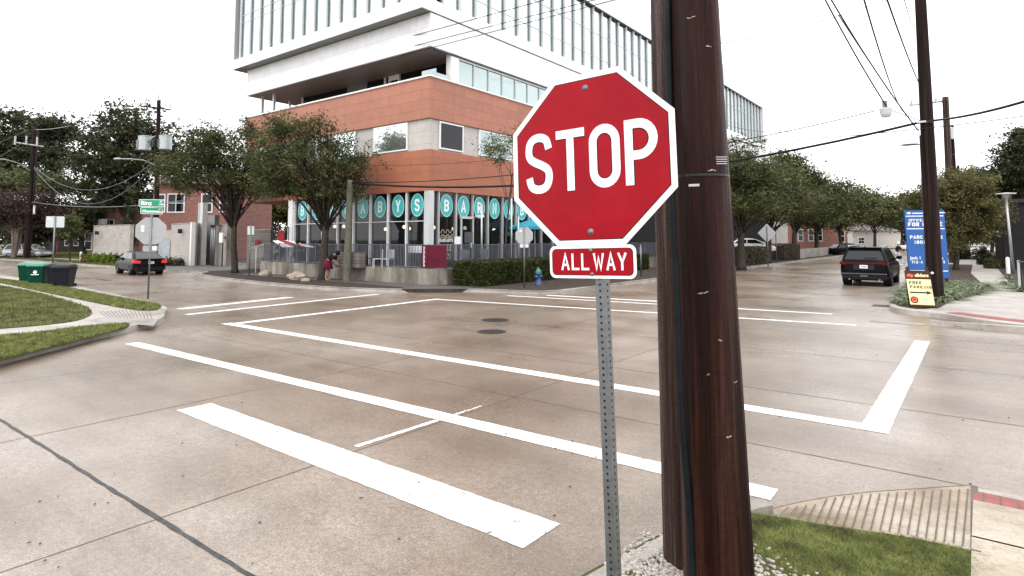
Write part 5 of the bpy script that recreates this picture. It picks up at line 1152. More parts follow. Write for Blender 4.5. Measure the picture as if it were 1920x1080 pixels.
# boulders
for px, py, d, s, lab in ((558, 524, 30.4, .42, 'pale boulder at the kerb left of the middle street oak trunk'), (548, 521, 31.5, .3, 'smaller brown boulder behind the pale one'), (498, 515, 33.5, .35, 'brown boulder near the small pole sign'), (572, 533, 29.0, .2, 'small pale rock on the kerb right of the pale boulder')):
    p = D(px, py, d); mb = MB(); mb.sphere((p.x, p.y, KZ+s*.3), s, 10, 7, (1.3, .9, .6)); 
    for k in range(len(mb.v)): v = mb.v[k]; f_ = 1+.12*math.sin(v[0]*9+v[1]*5)+.1*math.sin(v[2]*14+v[0]*3); mb.v[k] = (p.x+(v[0]-p.x)*f_, p.y+(v[1]-p.y)*f_, KZ+(v[2]-KZ)*f_)
    o = mb.build('boulder', 'rock'); tag(o, lab, 'boulder', 'rocks at the kerb bed')

# far-off trees that close the view under the crowns
P, cen = clump_points([(x, 215+20*math.sin(x*.05), 3.5, 9, 9, 4.5) for x in range(-140, 60, 9)]+[(-165-8*math.sin(y*.1), y, 3.5, 9, 9, 4.5) for y in range(10, 210, 9)]+[(x, 130, 2.5, 7, 5, 3.2) for x in range(8, 70, 7)], 1500, 60, 1.5, .1)
tag(leaves('far_trees', P, .6, 'dark_leaf'), kind='stuff')
# ================= VEHICLES =================
def lerp_tab(tab, x):
    if x <= tab[0][0]: return tab[0][1]
    for (a, u), (b, v) in zip(tab, tab[1:]):
        if x <= b: t = (x-a)/(b-a); return u+(v-u)*t
    return tab[-1][1]
def rring(x0, x1, hw, r, n=6, seg=10):
    """rounded rectangle in plan, with extra points along the sides"""
    p = []
    for cx, cy, a in ((x1-r, hw-r, 90), (x0+r, hw-r, 180), (x0+r, -hw+r, 270), (x1-r, -hw+r, 0)):
        A = arc(cx, cy, r, r, a-90 if a else -90, a if a else 0, n) if a else arc(cx, cy, r, r, -90, 0, n)
        if a == 90: A = arc(cx, cy, r, r, 0, 90, n)
        if a == 180: A = arc(cx, cy, r, r, 90, 180, n)
        if a == 270: A = arc(cx, cy, r, r, 180, 270, n)
        p += A
        if a == 90: p += [(x1-r+(x0-x1+2*r)*k/seg, hw) for k in range(1, seg)]
        if a == 270: p += [(x0+r+(x1-x0-2*r)*k/seg, -hw) for k in range(1, seg)]
    return p
def car(name, label, group, paint, L, W, H, belt, sill, top, g0, g1, roof0, roof1, wr, wb, kind='sedan', lights='lens_red'):
    """local x forward, origin between the wheels on the ground; top = table of body height over x"""
    root = thing(name, (0, 0, 0), label, 'car', group); h = L/2; mb = MB(); T = 9; prev = None; hw = W/2
    for k in range(T+1):
        t = k/T; bulge = 1-.045*(2*t-.9)**2-(.05 if k == T else 0); ins = .12*(1-min(1, t*3))**2+.03*max(0, t-.75)*4
        R = rring(-h+ins, h-ins*1.3, hw*bulge, .34 if kind == 'suv' else .42, 6, 14)
        ring = []
        for x, y in R:
            zt = lerp_tab(top, x); ring.append((x, y, sill+(zt-sill)*t))
        cur = mb.pts(ring); n = len(ring)
        if prev is not None:
            for j in range(n): mb.face((prev+j, prev+(j+1) % n, cur+(j+1) % n, cur+j))
        else: mb.face([cur+j for j in range(n)][::-1])
        prev = cur
    # crowned top: inner ring then fan strips
    n = len(ring); inner = mb.pts([(x*.97, y*.82, z+.018) for x, y, z in ring]); i2 = mb.pts([(x*.95, y*.35, z+.03) for x, y, z in ring])
    for j in range(n): mb.face((prev+j, prev+(j+1) % n, inner+(j+1) % n, inner+j)); mb.face((inner+j, inner+(j+1) % n, i2+(j+1) % n, i2+j))
    mb.face([i2+j for j in range(n)])
    mb.build('body', paint, root, True)
    # greenhouse
    GB, GT = belt-.02, H
    def gx(t): return (g0+(roof0-g0)*t, g1+(roof1-g1)*t)
    def gw(t): return hw*(.93-.19*t-.03*t*t)
    mb = MB(); prev = None
    for t in (0, .3, .6, .85, .95, 1.0):
        x0, x1 = gx(min(t, .97)+(.03*(t-.97)/.03 if t > .97 else 0)); c = 0 if t < .9 else (t-.9)*1.1
        R = rring(x0+c, x1-c*1.4, gw(t)-c*.5, .14, 4, 8); cur = mb.pts([(x, y, GB+(GT-GB)*t) for x, y in R]); n = len(R)
        if prev is not None:
            for j in range(n): mb.face((prev+j, prev+(j+1) % n, cur+(j+1) % n, cur+j))
        prev = cur
    c2 = mb.pts([(x*.9, y*.5, GT+.02) for x, y in R]); 
    for j in range(n): mb.face((prev+j, prev+(j+1) % n, c2+(j+1) % n, c2+j))
    mb.face([c2+j for j in range(n)]); mb.build('roof', paint, root, True)
    def side_glass(u0, u1, u0t, u1t, s):
        ta, tb = .1, .83; q = []
        for t, ua, ub in ((ta, u0, u1), (tb, u0t, u1t)):
            x0, x1 = gx(t); q.append((x0+(x1-x0)*ua, x0+(x1-x0)*ub, gw(t)+.006, GB+(GT-GB)*t))
        m = MB(); P = [(q[0][0], s*q[0][2], q[0][3]), (q[0][1], s*q[0][2], q[0][3]), (q[1][1], s*q[1][2], q[1][3]), (q[1][0], s*q[1][2], q[1][3])]
        m.poly(P); m.build('side_window', 'car_glass', root)
    for s in (-1, 1):
        cuts = [(.06, .34), (.37, .64), (.67, .95)] if kind == 'suv' else [(.12, .46), (.49, .93)]
        for a, b in cuts: side_glass(a, b, max(.05, a+.0), min(.95, b), s)
    for end in (0, 1):
        ta, tb = .12, .86; m = MB(); P = []
        for t, sg in ((ta, 1), (tb, 1)):
            x = gx(t)[end]+(-.008 if end == 0 else .008); w_ = gw(t)-.13; P.append((x, -w_, GB+(GT-GB)*t)); P.append((x, w_, GB+(GT-GB)*t))
        m.poly([P[0], P[1], P[3], P[2]]); rw = m.build('rear_window' if end == 0 else 'windscreen', 'car_glass', root)
        if end == 0 and kind == 'suv':
            t = .18; x = gx(t)[0]-.03; MB().obox((x, -.02, GB+(GT-GB)*t), (.01, 0, 0), (0, -.5, .03), (0, 0, .03)).build('wiper', 'dark_metal', rw)
    # wheels
    for sx in (-1, 1):
        for s in (-1, 1):
            x = sx*wb/2; y = s*(hw-.02)
            MB().lathe((x, y-s*.3, wr+.03), (0, s, 0), [(0, 0), (wr*1.14, 0), (wr*1.14, .297), (wr*.98, .30), (0, .30)], 24).build('wheel_arch', 'rubber', root)
            wh = MB().lathe((x, y-s*.22, wr), (0, s, 0), [(wr*.6, 0), (wr*.93, 0), (wr, .03), (wr, .21), (wr*.95, .238), (wr*.68, .245)], 26).build('wheel', 'rubber', root, True)
            m = MB().lathe((x, y-s*.22, wr), (0, s, 0), [(0, .16), (wr*.2, .2), (wr*.24, .19), (wr*.64, .2), (wr*.68, .235), (wr*.7, .24)], 20)
            for k in range(5): a = 2*math.pi*k/5; m.obox((x+math.cos(a)*wr*.15-.02, y-.0+s*.0, wr+math.sin(a)*wr*.15), (math.cos(a)*wr*.5, 0, math.sin(a)*wr*.5), (-math.sin(a)*.05, 0, math.cos(a)*.05), (0, s*.012, 0))
            m.build('rim', 'rim_metal', wh)
    for s in (-1, 1):
        xm = gx(.15)[1]-.25; m = MB().sphere((xm, s*(hw+.09), belt+.1), .13, 10, 6, (.55, 1., .75)); m.tube([(xm, s*(hw-.1), belt+.03), (xm, s*(hw+.05), belt+.07)], .03, 6); m.build('mirror', paint, root, True)
        MB().box((.15, s*(hw*.985), belt-.14), (.33, s*(hw*.985+.03), belt-.11)).build('door_handle', 'aluminium' if kind == 'van' else 'dark_metal', root)
    MB().box((-h+.1, -hw*.8, sill-.09), (h-.1, hw*.8, sill+.02)).build('underbody', 'rubber', root)
    return root
def place(o, x, y, heading): o.location = (x, y, 0); o.rotation_euler.z = heading
# black SUV seen from behind
o = car('black_suv', 'black boxy sport utility car driving away up the street, seen from behind', None, 'black_paint', 4.95, 1.99, 1.76, 1.16, .36, [(-2.5, 1.16), (1.0, 1.16), (2.2, 1.05), (2.5, .85)], -2.42, 1.35, -2.12, .6, .39, 2.95, 'suv'); SUV = o
xr = -2.5
MB().box((xr-.015, -.93, 1.02), (xr+.1, .93, 1.09)).box((xr-.01, -.97, .98), (xr+.14, -.70, 1.11)).box((xr-.01, .70, .98), (xr+.14, .97, 1.11)).build('tail_light', 'lens_red', o)
MB().box((xr-.012, -.42, .76), (xr+.05, .42, .99)).build('plate_recess', 'interior_dark', o)
pl_ = MB().box((xr-.022, -.16, .82), (xr-.012, .16, .97)).build('licence_plate', 'sign_white', o)
mb = MB(); 
for k in range(6): mb.box((xr-.026, -.12+k*.042, .87), (xr-.022, -.095+k*.042, .92))
mb.build('plate_marks', 'dark_metal', pl_)
MB().box((xr-.05, -.9, .56), (xr+.1, .9, .60)).build('bumper_trim', 'rim_metal', o); MB().box((xr-.03, -.88, .34), (xr+.2, .88, .56)).build('rear_bumper', 'rubber', o)
MB().box((xr-.055, -.15, .44), (xr, .15, .52)).build('tow_cover', 'rim_metal', o)
for s in (-1, 1): MB().tube([(-2.0, s*.66, 1.79), (-1.9, s*.66, 1.84), (.4, s*.66, 1.85), (.5, s*.66, 1.79)], .022, 6).build('roof_rail', 'aluminium', o)
MB().box((-2.3, -.7, 1.735), (-2.02, .7, 1.78)).build('spoiler', 'black_paint', o); MB().sphere((-1.8, 0, 1.8), .06, 8, 5, (1.6, .5, .8)).build('antenna', 'dark_metal', o, True)
for s in (-1, 1): MB().tube([(xr+.02, s*.6, .33), (xr+.2, s*.6, .33)], .04, 8).build('exhaust', 'aluminium', o)
place(o, -4.18, 34.3, R_(90))
# black sedan braking, heading away to the left
o = car('black_sedan', 'black sedan with lit red brake lights turning away beyond the green bins', None, 'black_paint', 4.75, 1.84, 1.45, .98, .3, [(-2.4, .95), (-1.5, 1.03), (.9, .95), (1.9, .82), (2.4, .62)], -2.02, 1.5, -.95, .35, .34, 2.75)
for s in (-1, 1): MB().box((-2.39, s*.58, .74), (-2.26, s*.86, .90)).box((-2.30, s*.80, .76), (-1.95, s*.925, .92)).build('tail_light', 'brake_red', o)
pl_ = MB().box((-2.40, -.16, .70), (-2.38, .16, .84)).build('licence_plate', 'sign_white', o); MB().box((-2.403, -.11, .74), (-2.40, .11, .79)).build('plate_marks', 'dark_metal', pl_)
MB().box((-2.43, -.8, .3), (-2.2, .8, .5)).build('rear_bumper', 'rubber', o); MB().box((-2.4, -.75, .97), (-2.2, .75, 1.0)).build('boot_lip', 'black_paint', o)
place(o, -41.6, 16.0, R_(174)); o.scale = (.95, .97, .97)
o = car('silver_suv', 'silver sport utility car parked far left behind the crape myrtle', None, 'silver_paint', 4.6, 1.85, 1.62, 1.02, .34, [(-2.3, 1.02), (.9, 1.02), (1.9, .92), (2.3, .75)], -2.2, 1.35, -1.8, .6, .36, 2.7, 'suv')
p = D(52, 478, 66); place(o, p.x, p.y, R_(33))
o = car('white_car', 'white parked car half hidden under the nearest far-row oak', None, 'white_paint', 4.7, 1.85, 1.45, .98, .3, [(-2.4, .95), (-1.5, 1.03), (.9, .95), (1.9, .82), (2.4, .62)], -2.02, 1.5, -.95, .35, .34, 2.75)
p = D(1404, 470, 57); place(o, p.x, p.y, R_(30)); o.location.z = .75
o = car('white_car', 'distant white car on the roadway just left of the blue sign', None, 'white_paint', 4.7, 1.85, 1.5, .98, .3, [(-2.4, .95), (-1.5, 1.03), (.9, .95), (1.9, .82), (2.4, .62)], -2.02, 1.5, -.95, .35, .34, 2.75)
p = D(1712, 466, 110); place(o, p.x, p.y, R_(35))
o = car('dark_car', 'dark parked car in shade behind the black sport utility car', None, 'black_paint', 4.7, 1.85, 1.6, 1.0, .3, [(-2.4, 1.0), (-1.5, 1.03), (.9, .95), (1.9, .82), (2.4, .62)], -2.2, 1.5, -1.5, .35, .34, 2.75, 'suv')
p = D(1592, 470, 78); place(o, p.x, p.y, R_(40))
# ================= SIGNS, POLES =================
def rod(parent, p, z1, r=.03, mat='galvanised', name='post', top=None):
    t = top or Vector((p[0], p[1], z1)); return MB().tube([(p[0], p[1], KZ-.02), t], r, 8).build(name, mat, parent, True)
def backsign(name, px, base, top_py, cz_py, d, outline, mat, label, cat='sign', face=(1, 0, 0), r=.03, extra=None):
    b = D(px, base, d); p = Vector((b.x, b.y, KZ)); root = thing(name, p, label, cat); zt = D(px, top_py, d).z; zc = D(px, cz_py, d).z
    rod(root, p, zt, r); f = Vector(face); n = Vector((f.y, -f.x, 0))
    fr = (p+Vector((0, 0, zc-KZ))-n*.035, f, (0, 0, 1), n); mb = MB(); plate(mb, outline, -.004, .004)
    pl_ = mb.xf(fr).build('sign_plate', mat, root); return root, fr, pl_, p
# NW stop sign back (left)
S_ = lambda px, d: px*d/CF
hx = (math.cos(R_(20)), math.sin(R_(20)), 0)
fa = (math.cos(R_(60)), math.sin(R_(60)), 0)
root, fr, pl_, p = backsign('stop_sign', 277, 570, 402, 433, 20.9, octagon(.93), 'sign_back', 'back of an octagonal sign topped by two green street name plates', face=fa)
mb = MB(); mb.obox((-.3, .09, .005), (.1, 0, 0), (0, .1, 0), (0, 0, .002)); mb.obox((-.3, -.03, .005), (.1, 0, 0), (0, .1, 0), (0, 0, .002)); mb.xf(fr).build('sticker', 'sign_white', pl_)
zq = D(277, 466, 20.9).z; f2 = (Vector((p.x, p.y, zq))-Vector(fr[3])*.035, fr[1], fr[2], fr[3]); s2 = plate(MB(), rrect(.45, .2, .04), -.003, .003).xf(f2).build('supplementary_plate', 'sign_back', root)
MB().obox((.06, -.05, .005), (.12, 0, 0), (0, .12, 0), (0, 0, .002)).xf(f2).build('sticker', 'sign_white', s2)
def nameplate(name, zpy, w_, h_, ang, txt, small, px):
    z = D(277, zpy, 20.9).z; c = Vector((p.x, p.y, z)); f = Vector((math.cos(R_(ang)), math.sin(R_(ang)), 0)); n = Vector((f.y, -f.x, 0)); fr = (c+n*.012, f, (0, 0, 1), n)
    mb = MB(); plate(mb, rrect(w_, h_, .04), -.006, .006)
    mb.cur = 1; o_ = rrect(w_-.035, h_-.035, .03); i = mb.pts([(x, y, .009) for x, y in o_]); mb.face(range(i, i+len(o_)))
    i = mb.pts([(x, y, -.009) for x, y in o_]); mb.face(list(range(i, i+len(o_)))[::-1])
    pp = mb.xf(fr).build(name, ['sign_white', 'sign_green'], root)
    mb = MB(); ftext(mb, txt, h_*(.78 if len(txt) < 6 else .62)*(1 if len(txt) < 6 else .8), -w_*.43, -h_*.25, .012, False, .006); ftext(mb, small[0], h_*.3, w_*.36, h_*.12, .012, True, .003); ftext(mb, small[1], h_*.3, w_*.36, -h_*.27, .012, True, .003)
    mb.xf(fr).build('lettering', 'sign_white', pp)
nameplate('street_name_plate', 381, .80, .26, 52, 'Binz', ('ST', '1700'), 275)
nameplate('street_name_plate', 395, .66, .24, 70, 'Chenevert', ('ST', '5300'), 277)
rod(root, p, D(277, 374, 20.9).z, .02, 'galvanised', 'bracket')
# white rectangular sign back by the bins
root, fr, pl_, p_ = backsign('road_sign', 97, 530, 406, 416, 28.5, rrect(.72, .52, .04), 'white_back', 'pale rectangular sign back on a thin post between the green and black bins', face=fa, r=.035)
MB().obox((-.3, .08, .005), (.12, 0, 0), (0, .12, 0), (0, 0, .002)).xf(fr).build('sticker', 'sign_white', pl_)
# far-side stop sign back near the hydrant
root, fr, pl_, p_ = backsign('stop_sign', 983, 542, 424, 442, 25.2, octagon(.72), 'sign_back', 'grey back of an octagonal sign on a thin post beside the blue hydrant', face=(ca, sa, 0), r=.028)
zq = D(983, 461, 25.2).z; f2 = (Vector((p_.x, p_.y, zq))-Vector(fr[3])*.035, fr[1], fr[2], fr[3]); plate(MB(), rrect(.36, .14, .02), -.003, .003).xf(f2).build('supplementary_plate', 'white_back', root); MB().obox((-.19, .16, .005), (.09, 0, 0), (0, .09, 0), (0, 0, .002)).xf(fr).build('sticker', 'sign_white', pl_)
root, fr, pl_, p_ = backsign('pole_sign', 467, 522, 422, 432, 33, rrect(.36, .46, .02), 'white_back', 'small pale square sign on a short post right of the left street oak', face=(ca, sa, 0), r=.03)
root, fr, pl_, p_ = backsign('warning_sign', 1440, 486, 424, 437, 46, [(0, .72), (-.72, 0), (0, -.72), (.72, 0)], 'sign_back', 'back of the left and nearer of two grey diamond signs', face=(ca, sa, 0), r=.045)
root, fr, pl_, p_ = backsign('warning_sign', 1456, 480, 424, 435, 52, [(0, .6), (-.6, 0), (0, -.6), (.6, 0)], 'white_back', 'back of the right and farther of two grey diamond signs', face=(ca, sa, 0), r=.04)
root, fr, pl_, p_ = backsign('pole_sign', 1376, 492, 455, 462, 40, rrect(.12, .5, .02), 'sign_back', 'thin bare post standing at the kerb just right of the big pole', 'post', face=(ca, sa, 0), r=.035)
root, fr, pl_, p_ = backsign('pole_sign', 1202, 516, 458, 470, 33, rrect(.1, .4, .02), 'sign_back', 'thin post seen in the gap between all way plate and big pole', 'post', face=(ca, sa, 0), r=.035)
# blue lease sign
a, c = D(1706, 527, 26.4), D(1781, 527, 25.9); f = Vector((c.x-a.x, c.y-a.y, 0)); Wd = f.length; f /= Wd; n = Vector((f.y, -f.x, 0))
zb, zt = D(1745, 521, 26.1).z, D(1745, 394, 26.1).z; Hh = zt-zb
root = thing('lease_sign', ((a.x+c.x)/2, (a.y+c.y)/2, KZ), 'tall blue property sign with white lettering, partly behind the brown pole', 'sign')
fr = (Vector(((a.x+c.x)/2, (a.y+c.y)/2, zb)), f, (-.03*f.x, -.03*f.y, 1), n)
pan = plate(MB(), [(-Wd/2, 0), (Wd/2, 0), (Wd/2, Hh), (-Wd/2, Hh)], -.16, 0).xf(fr).build('panel', 'sign_blue', root)
def Y_(py): return (521-py)/127.*Hh
_W, _H = Wd, Hh; Wd, Hh = Wd*30.3/26.1, Hh*30.3/26.1; mb = MB()
for py in (405, 429, 508): ribbon(mb, [(-Wd/2+.04, Y_(py)), (Wd/2-.04, Y_(py))], .045, False, .004)
mb.obox((-Wd/2+.1, Y_(401), .004), (.16, 0, 0), (0, .09, 0), (0, 0, .001)); mb.obox((-Wd/2+.32, Y_(400.5), .004), (.66, 0, 0), (0, .05, 0), (0, 0, .001)); mb.obox((.38, Y_(400), .004), (.5, 0, 0), (0, .05, 0), (0, 0, .001))
write(mb, 'OFFICE/MEDICAL', -.0, Y_(415.2), .13, .088, .026, .018, True, .004)
write(mb, 'FOR LEASE', 0, Y_(424.4), .20, .145, .048, .026, True, .004)
write(mb, 'PARC BINZ 2', 0, Y_(448), .17, .12, .038, .022, True, .004)
write(mb, '1801 BINZ', 0, Y_(457.5), .17, .12, .038, .022, True, .004)
ftext(mb, 'Jack 1', .2, -.52, Y_(486.5), .004, True, .006); ftext(mb, 'n', .2, .6, Y_(486.5), .004, True, .006)
write(mb, '713-4', -.72, Y_(494.5), .14, .09, .03, .02, False, .004); write(mb, '7', .62, Y_(494.5), .14, .09, .03, .02, False, .004)
ftext(mb, 'Jo', .14, -.12, Y_(513), .004, True, .005)
for k_ in range(len(mb.v)): v_ = mb.v[k_]; mb.v[k_] = (v_[0]*_W/Wd, v_[1]*_W/Wd, v_[2])
Wd, Hh = _W, _H
mb.xf(fr).build('lettering', 'sign_white', pan)
for u in (-.42, .42): q = fr[0]+f*Wd*u; MB().obox((q.x-.06, q.y-.02, KZ), (.12, 0, 0), (0, .1, 0), (0, 0, zb-KZ)).build('leg', 'dark_metal', root)
# yellow sandwich board
a, c = D(1707, 583, 18.2), D(1755, 584, 17.9); f = Vector((c.x-a.x, c.y-a.y, 0)); Wd = f.length; f /= Wd; n = Vector((f.y, -f.x, 0)); base = Vector(((a.x+c.x)/2, (a.y+c.y)/2, KZ+.02))
root = thing('sandwich_board', base, 'yellow and brown free parking sandwich board with an arrow, at the kerb tip', 'sign')
up = Vector((0, 0, 1))-n*.16-f*.09; fr = (base, f, up, n); Hh = 1.06
fpn = plate(MB(), rrect(Wd, Hh, .02), -.015, 0); fpn.xf(((0, Hh/2, 0), (1, 0, 0), (0, 1, 0), (0, 0, 1))); fpn = fpn.xf(fr).build('front_panel', 'brown_board', root)
mb = MB(); mb.obox((-Wd/2+.012, .065, .001), (Wd-.024, 0, 0), (0, .74, 0), (0, 0, .003)); mb.xf(fr).build('yellow_poster', 'yellow_board', fpn)
mb = MB(); mb.cur = 0; write(mb, 'FREE', -Wd/2+.07, .66, .085, .068, .02, .016, False, .006); write(mb, 'PARKING', -Wd/2+.07, .535, .085, .068, .02, .016, False, .006)
mb.obox((-.26, .395, .005), (.42, 0, 0), (0, .045, 0), (0, 0, .002)); mb.poly([(.16, .36, .006), (.29, .418, .006), (.16, .476, .006)])
q = arc(-.18, .2, .1, .1, 0, 360, 24)[:-1]; i = mb.pts([(x, y, .006) for x, y in q]); mb.face(range(i, i+len(q)))
mb.cur = 1; q = arc(-.18, .2, .07, .07, 0, 360, 20)[:-1]; i = mb.pts([(x, y, .008) for x, y in q]); mb.face(range(i, i+len(q))); mb.cur = 0; mb.obox((-.215, .195, .009), (.07, 0, 0), (0, .03, 0), (0, 0, .001))
mb.xf(fr).build('lettering', ['brown_board', 'orange_print'], fpn)
mb = MB(); mb.cur = 0; ftext(mb, 'slip', .13, -.19, .88, .003, True, .006); mb.cur = 1; ftext(mb, 'sliders', .13, .1, .88, .003, True, .006); mb.xf(fr).build('header_lettering', ['orange_print', 'yellow_board'], fpn)
fb = (base-n*.5, f, Vector((0, 0, 1))+n*.3-f*.09, n); bp = plate(MB(), rrect(Wd, Hh, .02), -.015, 0); bp.xf(((0, Hh/2, 0), (1, 0, 0), (0, 1, 0), (0, 0, 1))); bp.xf(fb).build('back_panel', 'brown_board', root)
for u in (-1, 1): q = fr[0]+up*1.04+f*(u*(Wd/2-.07)); MB().obox(q-f*.04-n*.03, f*.08, n*.03, (0, 0, .13)).build('handle', 'brown_board', root)
MB().box((base.x-.33, base.y-.25, .0), (base.x+.42, base.y+.12, KZ+.02)).build('footing_slab', 'sidewalk_concrete', root)
# brown pole on the right
P3 = wpole('utility_pole', (-1.17, 24.29, .1), (-1.19, 24.2, 12.5), .235, .15, 'far_pole', 'tall dark brown pole at the right, in front of the blue sign', n=18)
mb = MB().box((-1.45, 23.98, 6.0), (-.9, 24.06, 6.06)); mb.build('cable_clamp', 'aluminium', P3)
MB().tube([(-1.38, 24.1, 0.1), (-1.38, 24.1, 5.6)], .02, 6).build('conduit', 'dark_metal', P3); MB().sphere((-1.22, 24.03, 1.05), .045, 8, 5).build('reflector', 'sign_white', P3)
MB().tube([(-1.15, 24.3, .11), (-1.15, 24.3, .3)], .27, 14).build('base_collar', 'mulch', P3)
# green-grey pole before the restaurant
b = D(650, 532, 29.4); o = wpole('utility_pole', (b.x, b.y, .1), (b.x+.12, b.y, D(656, 338, 29.4).z), .19, .13, 'green_pole_wood', 'shorter greenish wooden pole before the restaurant, right of the trunk', n=14)
GPT = Vector((b.x+.12, b.y, D(656, 343, 29.4).z))
# left pole with crossarm
b = D(48, 492, 62); t = D(66, 238, 62); root = wpole('utility_pole', (b.x, b.y, 0), t, .27, .17, 'far_pole', 'far left dark utility pole with a crossarm and drooping insulators', n=12)
b2, t2 = D(55, 490, 62.5), D(71, 243, 62.5)
MB().tube([b2, t2], .09, 6).build('conduit', 'dark_metal', root)
R3 = Vector(Rv)
c = D(54, 271, 61.7); arm = Vector((1, .1, -.09)).normalized()
MB().tube([D(28, 267, 61.7), D(82, 275, 61.7)], .07, 6).build('crossarm', 'silver_tank', root)
for px, py in ((29, 262), (50, 262), (70, 264)): a = D(px, py-7, 61.5); MB().tube([a, a-Vector((.0, 0, .9))], .09, 7).build('insulator', 'silver_tank', root)
a0, a1 = D(56, 320, 61.8), D(-30, 296, 55); mb = MB(); mb.tube([a0, D(35, 306, 60), D(10, 299, 57.5), a1], .06, 6); mb.build('lamp_arm', 'aluminium', root)
p = D(66, 381, 61.4); MB().sphere(p, .32, 10, 6, (1, 1, .6)).build('camera_dome', 'dark_metal', root, True); MB().tube([p-Vector((.2, 0, .2)), p-Vector((.2, 0, 1.1))], .1, 6).build('drop_box', 'white_trim', root)
# transformer pole
b = D(291, 488, 58); t = D(298, 187, 58); root = wpole('utility_pole', (b.x, b.y, 0), t, .26, .17, 'far_pole', 'tall utility pole carrying two grey transformers above the street name plates', n=12)
MB().tube([D(271, 199, 57.8), D(320, 206, 57.8)], .07, 6).build('crossarm', 'far_pole', root)
for px, py in ((273, 192), (319, 199), (297, 182)): a = D(px, py, 57.8); MB().tube([a+Vector((0, 0, .25)), a-Vector((0, 0, .35))], .07, 7).build('insulator', 'silver_tank', root)
for px, py in ((271, 269), (310, 268)):
    c = D(px, py, 57.2); tk = MB().lathe((c.x, c.y, c.z-.68), (0, 0, 1), [(0, 0), (.5, 0), (.55, .06), (.55, 1.28), (.58, 1.3), (.58, 1.36), (.3, 1.42), (0, 1.44)], 18).build('transformer', 'silver_tank', root)
    MB().tube([(c.x, c.y-.1, c.z+.7), (c.x, c.y-.1, c.z+.98)], .07, 6).build('bushing', 'dark_metal', tk); MB().box((c.x-.28, c.y-.6, c.z-.5), (c.x+.02, c.y-.52, c.z+.3)).build('label_panel', 'galvanised', tk)
MB().box((D(290, 268, 57.6).x-.35, D(290, 268, 57.6).y-.1, D(290, 268, 57.6).z-.35), (D(290, 268, 57.6).x+.35, D(290, 268, 57.6).y+.1, D(290, 268, 57.6).z+.35)).build('bracket', 'dark_metal', root)
mb = MB(); mb.tube([D(290, 309, 57.8), D(268, 300, 57), D(245, 298, 56), D(228, 298, 55.5)], .05, 6); mb.build('lamp_arm', 'aluminium', root); q = D(221, 298, 55.2); MB().sphere(q, .28, 10, 6, (2., 1.2, .35)).build('lamp_head', 'white_back', root, True)
# poles along the right street
for px0, px1, py1, d, r, lab in ((1786, 1772.5, 182, 52, .3, 'tall paler pole behind the brown pole, with a wide crossarm'), (1797, 1784.5, 235, 60, .2, 'dark pole with a transformer right behind the tall paler pole'), (1803, 1796.5, 310, 96, .22, 'farthest pole with small crossarms above the yellow-green tree')):
    b, t = D(px0, 470, d), D(px1, py1, d); root = wpole('utility_pole', (b.x, b.y, 0), t, r, r*.8, 'far_pole' if d != 52 else 'weathered_pole', lab, n=10)
    if d == 52:
        MB().tube([D(1707, 197, 51), D(1775, 189, 52.4)], .09, 6).build('crossarm', 'silver_tank', root)
        for px, py in ((1709, 192), (1755, 187)): a = D(px, py, 51.8); MB().tube([a+Vector((0, 0, .2)), a-Vector((0, 0, .3))], .08, 7).build('insulator', 'silver_tank', root)
    if d == 60:
        c = D(1781, 250, 59.5); MB().lathe((c.x, c.y, c.z-.6), (0, 0, 1), [(0, 0), (.34, 0), (.34, 1.1), (.2, 1.2), (0, 1.22)], 14).build('transformer', 'silver_tank', root)
        for py in (270, 290): a = D(1788, py, 59.6); c2 = D(1800, py-3, 59.6); MB().tube([a, c2, c2+Vector((0, 0, .35))], .035, 5).build('bracket', 'galvanised', root)
    if d == 96:
        for py, w_ in ((318, 12), (333, 22)): a = D(1800, py, 95.6); c2 = D(1800+w_, py-2, 95.6); MB().tube([a, c2, c2+Vector((0, 0, .4))], .05, 5).build('crossarm', 'galvanised', root)
# lamp post at the right
b, t = D(1899, 490, 36), D(1886, 368, 36); root = thing('lamp_post', (b.x, b.y, KZ), 'grey lamp post with a flat disc head at the right edge of the sidewalk', 'lamp post')
MB().tube([(b.x, b.y, KZ), t], [.085, .06], 10).build('post', 'sign_back', root, True); MB().lathe((t.x, t.y, t.z-.1), (0, 0, 1), [(.07, 0), (.2, .16), (.25, .2), (.5, .22), (.5, .27), (.1, .31), (0, .31)], 20).build('lamp_head', 'white_back', root, True)
for px, d, lab in ((1879, 52, 'second lamp post farther down the right sidewalk'), (1872, 60, 'third and farthest lamp post down the right sidewalk')):
    b, t = D(px+1, 480, d), D(px-3, 437, d); root = thing('lamp_post', (b.x, b.y, KZ), lab, 'lamp post'); MB().tube([(b.x, b.y, KZ), t], .09, 8).build('post', 'sign_back', root, True); MB().lathe((t.x, t.y, t.z), (0, 0, 1), [(.1, 0), (.5, .08), (.5, .14), (0, .18)], 14).build('lamp_head', 'white_trim', root, True)
p = D(1889, 483, 35); o = thing('bollard', (p.x, p.y, KZ), 'short white bollard beside the lamp post', 'bollard'); MB().lathe((p.x, p.y, KZ), (0, 0, 1), [(.1, 0), (.1, .9), (.07, .97), (0, 1.)], 12).build('shaft', 'white_trim', o); MB().lathe((p.x, p.y, KZ), (0, 0, 1), [(.13, 0), (.13, .04), (0, .05)], 12).build('base', 'dark_metal', o)
p = D(151, 494, 52); o = thing('bollard', (p.x, p.y, KZ), 'slim white marker post with a dark band beside the bright shrubs', 'bollard'); MB().lathe((p.x, p.y, KZ), (0, 0, 1), [(.09, 0), (.09, .9), (0, .95)], 10).build('shaft', 'white_trim', o); MB().lathe((p.x, p.y, KZ+.45), (0, 0, 1), [(.093, 0), (.093, .12)], 10).build('band', 'orange_print', o)
